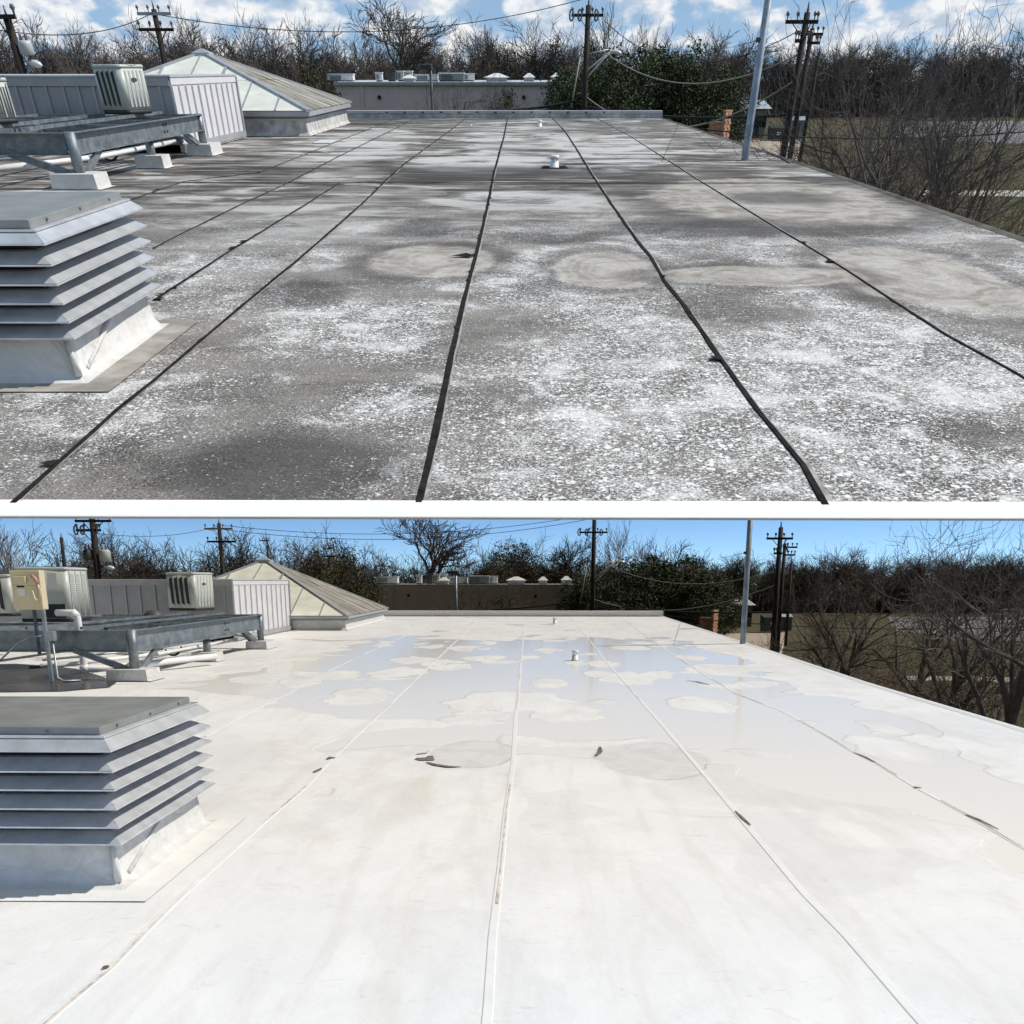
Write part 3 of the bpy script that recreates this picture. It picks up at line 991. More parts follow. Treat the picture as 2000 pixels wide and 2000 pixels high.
louvre_box(U, (153, 742), (297, 640), (75, 430), (243, 389),
           [(85, 456), (96, 480), (106, 521), (116, 559), (127, 596), (136, 632), (145, 664)],
           'sunlit aluminium louvred vent housing on the stained roof')
louvre_box(L, (230, 1728), (385, 1610), (198, 1421), (364, 1363),
           [(203, 1446), (211, 1470), (215, 1510), (220, 1546), (222, 1583), (229, 1619), (234, 1652)],
           'grey aluminium louvred vent housing with white wrapped curb on the white roof')


# ------------------------------------------------------------------ steel stand
def stand(P, X, Yn, Yf, zt, zb, wl, label, ymids, wrapm):
    o = empty(P, 'steel_stand', (X - wl / 2, (Yn + Yf) / 2, 0), label, 'equipment stand')
    h = zt - zb

    def channel(a, b, side):        # C channel: web and two flanges
        m = MB()
        a, b = Vector(a), Vector(b)
        s = Vector(side)
        m.bar(a - Vector((0, 0, h / 2)), b - Vector((0, 0, h / 2)), .012, h)
        for z in (-.006, -h + .006):
            m.bar(a + s * .045 + Vector((0, 0, z)), b + s * .045 + Vector((0, 0, z)), .09, .012)
        return m
    z = zt
    channel((X, Yn + .07, z), (X, Yf, z), (1, 0, 0)).build(P, 'side_beam', M_['galv'], o)
    channel((X - .07, Yn, z), (X - wl, Yn, z), (0, -1, 0)).build(P, 'front_beam', M_['galv'], o)
    channel((X - .02, Yf, z), (X - wl, Yf, z), (0, 1, 0)).build(P, 'rear_beam', M_['galv'], o)
    channel((X - wl, Yn, z), (X - wl, Yf, z), (-1, 0, 0)).build(P, 'side_beam', M_['galv'], o)
    for t in (.36, .62, .82):
        MB().bar((X - .02, Yn + (Yf - Yn) * t, z - .03), (X - wl, Yn + (Yf - Yn) * t, z - .03), .09, .05).build(P, 'cross_beam', M_['galv'], o)
    for px in (X - wl * .22, X - wl * .46):
        MB().bar((px, Yn + .1, z + .03), (px, Yf - .05, z + .03), .05, .05).build(P, 'rail', M_['galv'], o)
    # bolt plate at mid span
    ym = Yn + (Yf - Yn) * .66
    b = MB()
    for dy in (-.09, .09):
        for dz in (-.3, -.68):
            b.tube([(X + .006, ym + dy, z + h * dz), (X + .03, ym + dy, z + h * dz)], .022, 6)
    b.build(P, 'bolt', M_['dark_metal'], o)
    posts = [(X, Yn), (X, Yf), (X - wl, Yn), (X - wl, Yf)] + [(X - .05, y) for y in ymids]
    for i, (x, y) in enumerate(posts):
        top = zt + .01 if i in (0, 1) else zb - .002
        rr_ = .085 if i in (0, 1) else .08
        if i == 0: x += .03
        MB().tube([(x, y, .13), (x, y, top)], rr_, 18).build(P, 'leg', M_['galv'], o)
    # braces
    MB().bar((X - .06, Yn + .05, .16), (X - 1.05, Yn + .02, zb + .03), .10, .10).build(P, 'brace', M_['galv'], o)
    MB().bar((X + .02, Yn + .25, .16), (X + .02, Yn + 1.05, zb + .02), .11, .05, (1, 0, 0)).build(P, 'brace', M_['galv'], o)
    MB().bar((X - .08, Yf - .05, .18), (X - .75, Yf, zb + .03), .09, .06).build(P, 'brace', M_['galv'], o)
    MB().bar((X - .02, Yf - .20, .18), (X - .02, Yf - 1.2, zb + .02), .09, .06, (1, 0, 0)).build(P, 'brace', M_['galv'], o)
    # wrapped foot blocks
    for i, (x, y) in enumerate(posts):
        m = MB()
        w, d, zt_ = (.27, .24, .21)
        if i == 0: w, d = .36, .28
        if i == 1: w, d = .27, .42
        lo = [(x - w * 1.03, y - d * 1.03), (x + w * 1.04, y - d * 1.03), (x + w * 1.04, y + d * 1.03), (x - w * 1.03, y + d * 1.03)]
        hi = [(x - w, y - d), (x + w * .98, y - d), (x + w * .98, y + d), (x - w, y + d)]
        fl = [(x - w * 1.15, y - d * 1.12), (x + w * 1.25, y - d * 1.12), (x + w * 1.25, y + d * 1.12), (x - w * 1.15, y + d * 1.12)]
        for q in range(4):
            r_ = (q + 1) % 4
            m.face([(*lo[q], .015), (*lo[r_], .015), (*hi[r_], zt_), (*hi[q], zt_)])
            m.face([(*fl[q], .014), (*fl[r_], .014), (*lo[r_], .015), (*lo[q], .015)])
        m.face([(*p, zt_) for p in hi])
        m.build(P, 'foot_block', wrapm, o)
    return o


def condenser(P, c, w, d, h, rz, label, louvre_face='front', badge=True, perforated=False):
    """rounded condensing unit; front = -Y face, right = +X face before rotation"""
    o = empty(P, 'condenser', c, label, 'air conditioner')
    def rr_ring(w, d, r, z, n=5):
        pts = []
        for cx_, cy_, a in ((w / 2 - r, d / 2 - r, 0), (-w / 2 + r, d / 2 - r, 90), (-w / 2 + r, -d / 2 + r, 180), (w / 2 - r, -d / 2 + r, 270)):
            for i in range(n + 1):
                t = rad(a + 90 * i / n)
                pts.append((cx_ + r * math.cos(t), cy_ + r * math.sin(t), z))
        return pts

    def loft(rings, caps=True):
        m = MB()
        k = len(rings[0])
        for r_ in rings: m.v += r_
        for i in range(len(rings) - 1):
            for j in range(k):
                q = (j + 1) % k
                m.f.append((i * k + j, i * k + q, (i + 1) * k + q, (i + 1) * k + j)); m.sm.append(True)
        if caps:
            m.f.append(tuple(reversed(range(k)))); m.sm.append(False)
            e = (len(rings) - 1) * k
            m.f.append(tuple(e + j for j in range(k))); m.sm.append(False)
        return m

    def put(m, name, mt, par=o):
        me = m.mesh(name)
        me.materials.append(mt)
        ob = bpy.data.objects.new(name, me)
        P.coll.objects.link(ob)
        ob.parent = par
        ORG[ob.name] = Vector((0, 0, 0))
        return ob
    R = .10
    body = put(loft([rr_ring(w, d, R, .07), rr_ring(w, d, R, h - .05)]), 'cabinet', M_['ac'])
    put(loft([rr_ring(w * .985, d * .985, R, 0), rr_ring(w * 1.01, d * 1.01, R, .065)]), 'base_pan', M_['ac_dark'])
    put(loft([rr_ring(w * 1.02, d * 1.02, R, h - .05), rr_ring(w * 1.03, d * 1.03, R, h - .02), rr_ring(w * 1.0, d * 1.0, R, h), rr_ring(w * .9, d * .9, R, h + .006)]), 'lid', M_['ac'])
    fan = MB()
    for k in range(5):
        fan.tube(arc((0, 0, h + .012), .12 + .07 * k, 0, 2 * math.pi, 28, (1, 0, 0), (0, 1, 0)), .005, 4, False)
    for k in range(8):
        t = k * math.pi / 4
        fan.bar((0, 0, h + .012), (.42 * math.cos(t), .42 * math.sin(t), h + .012), .008, .008)
    put(fan, 'fan_guard', M_['ac_dark'])
    if louvre_face == 'front':
        for k in range(4):         # tall slanted louvre openings
            x = -w * .36 + k * w * .175
            wid = w * .128
            m = MB()
            y = -d / 2 - .004
            m.face([(x, y, h * .84), (x + wid, y, h * .90), (x + wid + .03, y, h * .14), (x + .035, y, h * .20)])
            put(m, 'louvre_opening', M_['ac_dark'], body)
            m2 = MB()
            m2.bar((x + wid + .004, y - .006, h * .91), (x + wid + .034, y - .006, h * .13), .012, .02, (0, 1, 0))
            put(m2, 'louvre_rib', M_['ac'], body)
    if perforated:                 # rows of small slots on the right face
        m = MB()
        x = w / 2 + .003
        for cpan in range(3):
            y0 = -d * .36 + cpan * d * .26
            for r_ in range(22):
                z = .12 + r_ * (h - .24) / 22
                for q in range(3):
                    yy_ = y0 + q * .055
                    m.face([(x, yy_, z + .016), (x, yy_ + .038, z), (x, yy_ + .038, z + .010), (x, yy_, z + .026)])
        put(m, 'grille_slot', M_['badge'], body)['kind'] = 'stuff'
        for cpan in range(4):
            y0 = -d * .40 + cpan * d * .26
            put(MB().bar((w / 2 + .006, y0, .09), (w / 2 + .006, y0, h - .07), .02, .014, (1, 0, 0)), 'grille_rib', M_['ac'], body)
        m = MB()
        m.face([(w * .12, -d / 2 - .004, h * .62), (w * .30, -d / 2 - .004, h * .62), (w * .30, -d / 2 - .004, h * .90), (w * .12, -d / 2 - .004, h * .90)])
        put(m, 'data_label', M_['paper'], body)
        m = MB()
        m.face([(-w * .05, -d / 2 - .004, .08), (w * .40, -d / 2 - .004, .08), (w * .40, -d / 2 - .004, h * .33), (-w * .05, -d / 2 - .004, h * .33)])
        put(m, 'open_service_panel', M_['ac_dark'], body)
    else:
        for q in range(5):
            y0 = -d * .3 + q * d * .15
            put(MB().bar((w / 2 + .002, y0, .12), (w / 2 + .002, y0, h - .09), .05, .01, (1, 0, 0)), 'grille_rib', M_['ac'], body)
    if badge:
        m = MB()
        m.v = [(w / 2 + .012, -.02 + .085 * math.cos(t), h * .70 + .032 * math.sin(t)) for t in [2 * math.pi * i / 20 for i in range(20)]]
        m.v += [(w / 2 + .004, -.02 + .09 * math.cos(t), h * .70 + .036 * math.sin(t)) for t in [2 * math.pi * i / 20 for i in range(20)]]
        m.f = [tuple(range(20))] + [(i, (i + 1) % 20, 20 + (i + 1) % 20, 20 + i) for i in range(20)]
        m.sm = [False] * 21
        put(m, 'badge', M_['badge'], body)
    o.rotation_euler.z = rz
    return o


# U stand: corner post base, far post base
a, b = U.g(157, 368), U.g(405, 302)
XU, YnU, YfU = (a.x + b.x) / 2, a.y, b.y
ztU, zbU = U.y(138, 259, YnU).z, U.y(149, 303, YnU).z
print('U stand', XU, YnU, YfU, ztU, zbU, 'louvre', U.g(153, 742), U.g(297, 640))
ymid = U.g(300, 328).y
stand(U, XU, YnU, YfU, ztU, zbU, 3.6, 'galvanised steel stand carrying a condenser at the left of the stained roof', [ymid], M_['wrap'])
a, b = L.g(274, 1328), L.g(503, 1266)
XL, YnL, YfL = (a.x + b.x) / 2, a.y, b.y
ztL, zbL = L.y(262, 1231, YnL).z, L.y(272, 1273, YnL).z
print('L stand', XL, YnL, YfL, ztL, zbL, 'louvre', L.g(230, 1728), L.g(385, 1610))
ymid = L.g(408, 1291).y
stand(L, XL, YnL, YfL, ztL, zbL, 4.2, 'galvanised steel stand carrying two condensers at the left of the white roof', [ymid], M_['wrap'])


def cond_px(P, xl, xe, xr, ytop, ybot, zbase, turn=None, **kw):
    """front face spans xl..xe, right face xe..xr at its foot; ybot is the foot of the front right corner"""
    c = P.g(xe, ybot, zbase)
    wf, wr = c.x - P.y(xl, ybot, c.y).x, P.y(xr, ybot, c.y).x - c.x
    view = math.atan2(-c.x, c.y)
    a = math.atan2(wr, wf)
    rz = view - a if turn is None else turn
    w = wf / math.cos(a) * math.cos(view)
    h = P.y(xe, ytop, c.y).z - zbase
    off = Matrix.Rotation(rz, 3, 'Z') @ Vector((w / 2, -w / 2, 0))
    return condenser(P, Vector((c.x - off.x, c.y - off.y, zbase)), w, w, h, rz, **kw)


cond_px(U, 199, 253, 304, 126, 224, ztU + .055, label='grey condenser with black louvre openings on the stand above the stained roof')
cond_px(U, -75, -22, 45, 152, 244, ztU + .055, label='pale condenser cut by the left edge above the stained roof', badge=False, perforated=True, louvre_face=None)
cond_px(L, 327, 383, 424, 1118, 1193, ztL + .055, label='smaller condenser with black louvre openings on the stand above the white roof')
cond_px(L, 40, 141, 186, 1108, 1215, ztL + .055, label='larger condenser with perforated side behind the beige switch box', badge=False, perforated=True, louvre_face=None)


# ------------------------------------------------------------------ pipes and switch gear
def pipe(P, name, pts, r, m, label, cat, k=10):
    mb = MB().tube(pts, r, k)
    return tag(mb.build(P, name, m, None, pts[0]), label, cat)


def tubes_under(P, X, Yn, Yf, where):
    for i, (dx, z, r, m) in enumerate(((-.75, .22, .042, 'pvc'), (-.98, .32, .022, 'conduit'), (-1.15, .20, .032, 'pvc'), (-1.5, .14, .03, 'hose'))):
        pts = [(X + dx - .9, Yn + .2 + .2 * i, z), (X + dx * .8 - .1, Yn + 2.6, z + .02), (X + dx * .6, Yf - .6, z + .05)]
        pipe(P, 'insulated_pipe' if m == 'pvc' else 'conduit', pts, r, M_[m],
             ['white insulated pipe lying lowest', 'thin grey conduit strapped', 'second white pipe lying behind', 'black hose lying'][i] + ' under the steel stand on the ' + where, 'pipe')
    for i in range(3):
        y = Yf - .15 + i * .05
        pts = [(X - 1.3, y, .42), (X - .8, y, .40 + .03 * i), (X - .38, y - .05, .33), (X - .20 + i * .05, y - .1, .2)]
        pipe(P, 'coolant_line', pts, .03, M_['conduit' if i != 1 else 'pvc'],
             ['front', 'middle pale', 'rear'][i] + ' coolant line bending down to the far foot block on the ' + where, 'coolant line')
    pts = arc((X - .75, Yn + (Yf - Yn) * .48, .36), .22, rad(200), rad(350), 10, (.5, .85, 0), (0, 0, 1))
    pipe(P, 'hose_loop', pts, .022, M_['hose'], 'sagging black hose loop under the stand on the ' + where, 'hose')


tubes_under(U, XU, YnU, YfU, 'stained roof')
tubes_under(L, XL, YnL, YfL, 'white roof')

# switch box on its strut post (white roof)
Yb = YnL - .55
bl, br = L.y(28, 1191, Yb), L.y(85, 1191, Yb)
zt_, zb_ = L.y(40, 1114, Yb).z, br.z
sw = empty(L, 'switch_box', ((bl.x + br.x) / 2, Yb, 0), 'beige electrical switch box with lever on a strut post beside the steel stand', 'switch box')
dpt = .17
MB().box((bl.x, Yb, zb_), (br.x, Yb + dpt, zt_)).build(L, 'enclosure', M_['beige'], sw, bevel=.015)
w_, h_ = br.x - bl.x, zt_ - zb_
MB().box((bl.x + w_ * .14, Yb - .05, zb_ + h_ * .68), (bl.x + w_ * .55, Yb - .002, zb_ + h_ * .86)).build(L, 'cover_boss', M_['beige'], sw, bevel=.015)
MB().box((bl.x + w_ * .10, Yb - .012, zb_ + h_ * .16), (bl.x + w_ * .86, Yb - .003, zb_ + h_ * .62)).build(L, 'door', M_['beige'], sw, bevel=.01)
MB().box((bl.x + w_ * .22, Yb - .017, zb_ + h_ * .36), (bl.x + w_ * .46, Yb - .0125, zb_ + h_ * .54)).build(L, 'label_plate', M_['paper'], sw)
MB().box((bl.x + w_ * .20, Yb - .017, zb_ + h_ * .57), (bl.x + w_ * .46, Yb - .0125, zb_ + h_ * .61)).build(L, 'label_plate', M_['dark'], sw)
MB().tube([(br.x - .10, Yb - .06, zt_ - .08), (br.x - .04, Yb - .07, zt_ - .14), (br.x - .01, Yb - .06, zt_ - .22)], [.03, .036, .03], 10).build(L, 'lever_grip', M_['pink'], sw)
MB().tube([(br.x - .03, Yb - .05, zt_ - .2), (br.x + .01, Yb - .05, zt_ - .34), (br.x - .02, Yb - .03, zt_ - .5)], .02, 8).build(L, 'lever', M_['beige'], sw)
MB().tube([(br.x - .14, Yb - .02, zb_ + h_ * .5), (br.x - .11, Yb - .03, zb_ + h_ * .28), (br.x - .04, Yb - .02, zb_ + h_ * .2)], .016, 8).build(L, 'door_handle', M_['beige'], sw)
p1, p2 = L.y(80, 1200, Yb + .25), L.y(105, 1330, Yb + .25)
pb = L.g(106, 1335)
MB().bar((p2.x, Yb + dpt + .02, 0.02), (p2.x, Yb + dpt + .02, zt_ - .06), .06, .04, (0, 1, 0)).build(L, 'post', M_['conduit'], sw)
q1 = L.y(67, 1195, Yb + .1)
MB().bar((q1.x, Yb + .1, L.y(80, 1277, Yb + .1).z), (q1.x, Yb + .1, zb_), .045, .045, (0, 1, 0)).build(L, 'strut', M_['strut_blue'], sw)
jl, jr = L.y(85, 1233, Yb + .04), L.y(106, 1252, Yb + .04)
MB().box((jl.x, Yb + .04, jr.z), (jr.x, Yb + .14, jl.z)).build(L, 'junction_box', M_['conduit'], sw, bevel=.006)
jc = Vector((jl.x, Yb + .09, (jl.z + jr.z) / 2))
MB().tube([jc, jc + Vector((-.25, 0, -.01)), jc + Vector((-.5, 0, -.12)), jc + Vector((-.9, 0, -.45))], .017, 8).build(L, 'conduit', M_['conduit'], sw)
MB().tube([(jr.x - .06, Yb + .09, jr.z), (jr.x - .05, Yb + .09, .1), (jr.x + .05, Yb + .09, .03), (jr.x + .3, Yb + .2, .03)], .018, 8).build(L, 'conduit', M_['conduit'], sw)

# white PVC drain with elbows
Yp = YnL + .35
A = L.y(110, 1197, Yp); Bv = L.y(148, 1197, Yp)
pts = [A, Bv + Vector((-.06, 0, 0)), Bv + Vector((-.01, 0, -.02)), Bv + Vector((.02, 0, -.08))]
zend = .16
pts += [Vector((Bv.x + .04, Yp, zend + .1)), Vector((Bv.x + .05, Yp, zend + .03)), Vector((Bv.x + .10, Yp, zend)), Vector((Bv.x + .35, Yp + .1, zend)), Vector((Bv.x + 1.6, Yp + 2.4, zend + .03))]
pipe(L, 'drain_pipe', pts, .062, M_['pvc'], 'thick white PVC drain pipe with elbows dropping through the stand on the white roof', 'pipe', 14)
for p_, lab in ((Bv + Vector((-.02, 0, -.02)), 'upper'), (Vector((Bv.x + .06, Yp, zend + .02)), 'lower')):
    tag(MB().tube([p_ + Vector((-.05, 0, .04)), p_ + Vector((.04, 0, -.06))], .078, 14).build(L, 'pipe_elbow', M_['pvc'], None, p_), lab + ' white elbow fitting on the thick drain pipe', 'pipe elbow')


# ------------------------------------------------------------------ ribbed metal equipment screen
def screen(P, X, Yn, Yf, zt, xl, label, ribs):
    o = empty(P, 'equipment_screen', ((X + xl) / 2, (Yn + Yf) / 2, 0), label, 'metal screen')
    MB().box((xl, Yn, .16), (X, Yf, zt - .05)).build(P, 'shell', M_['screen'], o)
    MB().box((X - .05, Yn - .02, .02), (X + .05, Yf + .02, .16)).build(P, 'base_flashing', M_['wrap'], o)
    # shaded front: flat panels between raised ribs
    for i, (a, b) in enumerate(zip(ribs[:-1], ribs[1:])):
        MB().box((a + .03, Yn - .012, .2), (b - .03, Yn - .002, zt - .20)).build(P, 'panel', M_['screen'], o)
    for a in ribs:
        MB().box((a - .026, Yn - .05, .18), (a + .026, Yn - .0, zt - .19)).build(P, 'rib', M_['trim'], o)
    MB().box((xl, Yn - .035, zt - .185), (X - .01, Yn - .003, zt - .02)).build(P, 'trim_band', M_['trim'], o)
    # sunlit side: white corrugated sheets
    n = 11
    for i in range(n):
        y0 = Yn + (Yf - Yn) * i / n
        y1 = Yn + (Yf - Yn) * (i + 1) / n
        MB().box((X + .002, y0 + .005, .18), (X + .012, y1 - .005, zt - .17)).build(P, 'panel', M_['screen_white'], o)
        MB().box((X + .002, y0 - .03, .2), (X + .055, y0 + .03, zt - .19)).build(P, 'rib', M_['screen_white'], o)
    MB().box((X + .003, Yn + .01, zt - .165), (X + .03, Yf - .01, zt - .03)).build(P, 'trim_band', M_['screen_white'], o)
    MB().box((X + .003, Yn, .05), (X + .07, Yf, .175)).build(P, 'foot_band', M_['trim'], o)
    MB().box((X + .003, Yf - .05, .17), (X + .06, Yf + .02, zt - .05)).build(P, 'corner_post', M_['trim'], o)
    MB().box((xl, Yn - .05, zt - .03), (X + .05, Yf + .05, zt)).build(P, 'cap', M_['coping'], o)
    return o


fb = U.g(478, 270)
nb = U.x(328, 147, fb.x)
ribs = [U.y(x, 200, nb.y).x for x in (-60, -15, 40, 66, 98, 131, 160, 190, 222, 252, 282, 318)]
print('U screen', fb, nb)
screen(U, fb.x, nb.y, fb.y, nb.z, -22.5, 'ribbed grey and white metal screen behind the condenser on the stained roof', ribs)
fb = L.g(568, 1231)
nb = L.x(452, 1131, fb.x)
ribs = [L.y(x, 1180, nb.y).x for x in (130, 160, 183, 218, 248, 276, 305, 338, 372, 408, 440)]
print('L screen', fb, nb)
screen(L, fb.x, nb.y, fb.y, nb.z, -23.5, 'ribbed grey and white metal screen behind the condensers on the white roof', ribs)


# ------------------------------------------------------------------ pyramid skylight
def skylight(P, nearc, farc, eave_near, apex, label):
    a, b = P.g(*nearc), P.g(*farc)
    X, Yn, Yf = (a.x + b.x) / 2, a.y, b.y
    w = Yf - Yn
    xl = X - w
    ze = P.y(*eave_near, Yn).z
    cxm, cym = (X + xl) / 2, (Yn + Yf) / 2
    za = P.y(*apex, cym).z
    print('skylight', X, Yn, Yf, ze, za)
    o = empty(P, 'pyramid_skylight', (cxm, cym, 0), label, 'skylight')
    m = MB()
    lo, hi = .02, ze * .62
    for (off0, z0, off1, z1) in ((.10, .01, .02, .09), (.02, .09, .0, hi)):
        r0 = [(xl - off0, Yn - off0), (X + off0, Yn - off0), (X + off0, Yf + off0), (xl - off0, Yf + off0)]
        r1 = [(xl - off1, Yn - off1), (X + off1, Yn - off1), (X + off1, Yf + off1), (xl - off1, Yf + off1)]
        for q in range(4):
            t = (q + 1) % 4
            m.face([(*r0[q], z0), (*r0[t], z0), (*r1[t], z1), (*r1[q], z1)])
    m.build(P, 'curb', M_['wrap'] if P is L else M_['wrap_grey'], o)
    MB().box((xl - .02, Yn - .02, hi), (X + .02, Yf + .02, ze * .70)).build(P, 'metal_band', M_['coping'], o)
    MB().box((xl + .05, Yn + .05, ze * .70), (X - .05, Yf - .05, ze * .80)).build(P, 'metal_band', M_['trim'], o)
    ov = .16
    MB().box((xl - ov, Yn - ov, ze * .80), (X + ov, Yf + ov, ze)).build(P, 'eave', M_['trim'], o)
    ap = Vector((cxm, cym, za))
    C4 = [Vector((xl - ov, Yn - ov, ze)), Vector((X + ov, Yn - ov, ze)), Vector((X + ov, Yf + ov, ze)), Vector((xl - ov, Yf + ov, ze))]
    for sd in range(4):
        p, q = C4[sd], C4[(sd + 1) % 4]
        nrm = (q - p).cross(ap - p).normalized()
        mt = M_['weathered'] if sd == 1 else M_['cream']
        k = 8
        mid = (p + q) / 2

        def at(u, v):                # u along the eave -1..1, v up the slope, kept inside the hip
            return mid + (q - p) / 2 * u + (ap - mid) * v
        for i in range(k):
            u0, u1 = -1 + 2 * i / k, -1 + 2 * (i + 1) / k
            t0, t1 = 1 - abs(u0), 1 - abs(u1)
            cut = .5
            for lo_, hi_ in ((0.0, cut), (cut, 1.0)):
                a0, b0 = min(hi_, t0), min(hi_, t1)
                if max(a0, b0) <= lo_ + 1e-6: continue
                pts = [at(u0, lo_), at(u1, lo_)] if min(t0, t1) > lo_ else None
                if pts is None:
                    if t0 > lo_:
                        f = (t0 - lo_) / max(1e-6, (t0 - t1)); pts = [at(u0, lo_), at(u0 + (u1 - u0) * min(1, f), lo_), at(u0, a0)]
                    else:
                        f = (t1 - lo_) / max(1e-6, (t1 - t0)); pts = [at(u1 - (u1 - u0) * min(1, f), lo_), at(u1, lo_), at(u1, b0)]
                else:
                    # top edge may be cut by the hip
                    top = [at(u1, b0)]
                    if (t0 < hi_) != (t1 < hi_):
                        f = (hi_ - t0) / (t1 - t0)
                        if 0 < f < 1: top.append(at(u0 + (u1 - u0) * f, hi_))
                    top.append(at(u0, a0))
                    pts += top
                cq = sum(pts, Vector((0, 0, 0))) / len(pts)
                pts = [x + (cq - x).normalized() * .012 + nrm * .012 for x in pts]
                mm = MB().face(pts)
                mm.build(P, 'pane', mt, o)
        for i in range(1, k):
            u = -1 + 2 * i / k
            MB().bar(at(u, 0) + nrm * .02, at(u, 1 - abs(u)) + nrm * .02, (.09 if i in (3, 5) else .05) if sd != 1 else .03, .05 if i in (3, 5) and sd != 1 else (.02 if sd != 1 else .006), nrm).build(P, 'mullion', M_['trim'] if sd != 1 else M_['weathered'], o)
    for c_ in C4:
        MB().bar(c_ + Vector((0, 0, .02)), ap + Vector((0, 0, .02)), .16, .06).build(P, 'hip_bar', M_['trim'], o)
    MB().tube([ap + Vector((0, 0, -.10)), ap + Vector((0, 0, .0)), ap + Vector((0, 0, .10))], [.42, .38, .05], 4, smooth=False).build(P, 'peak_cap', M_['trim'], o)
    return o


skylight(U, (598, 266), (681, 241), (594, 217), (433, 103), 'large pyramid skylight of cream panels behind the screen on the stained roof')
skylight(L, (673, 1231), (752, 1211), (675, 1203), (543, 1094), 'large pyramid skylight of cream panels behind the screen on the white roof')


# ------------------------------------------------------------------ ground and paved areas
def sheet(P, name, pts, z, m, label=None, kind='structure', sub=None):
    mb = MB()
    mb.face([(x, y, z) for x, y in pts])
    return tag(mb.build(P, name, m), label, kind=kind)


GZ = -4.6
sheet(L, 'ground', [(-900, -40), (900, -40), (900, 1600), (-900, 1600)], GZ, M_['ground'], 'dry winter grass ground around the white roof')
sheet(U, 'ground', [(-300, 17), (300, 17), (300, 700), (-300, 700)], GZ, M_['ground'], 'dry winter grass ground around the stained roof')
# building under the white roof
MB().box((-23.8, -1.8, GZ), (4.6, L_Y1 - .1, -.36)).build(L, 'building_wall', M_['stucco'])
tag(bpy.data.objects['building_wall'], 'stucco walls below the white roof', kind='structure')


def paved(P, where, pad, road, strip):
    def quad(px4, z, m, nm, lab):
        q = [P.g(x, y, z) for x, y in px4]
        tag(MB().face(q).build(P, nm, m), lab + ' beside the ' + where, kind='structure')
        return q
    q = quad(pad, GZ + .02, M_['tan'], 'concrete_pad', 'tan concrete pad')
    quad(road, GZ + .016, M_['asphalt'], 'parking_lot', 'grey parking lot seen through the bare trees')
    quad(strip, GZ + .016, M_['kerb'], 'path', 'pale worn path across the grass')
    # kerb round the pad
    m = MB()
    m.bar(q[1] + Vector((0, 0, .06)), q[2] + Vector((0, 0, .06)), .18, .14)
    tag(m.build(P, 'kerb', M_['kerb']), 'pale kerb along the right side of the tan pad by the ' + where, kind='structure')


paved(U, 'stained roof', [(1380, 276), (1572, 271), (1548, 332), (1455, 345)], [(1770, 236), (2080, 236), (2080, 285), (1740, 268)], [(1790, 372), (2080, 372), (2080, 385), (1790, 381)])
paved(L, 'white roof', [(1380, 1238), (1537, 1235), (1520, 1292), (1450, 1300)], [(1735, 1205), (2080, 1205), (2080, 1262), (1745, 1232)], [(1770, 1320), (2080, 1324), (2080, 1334), (1770, 1328)])


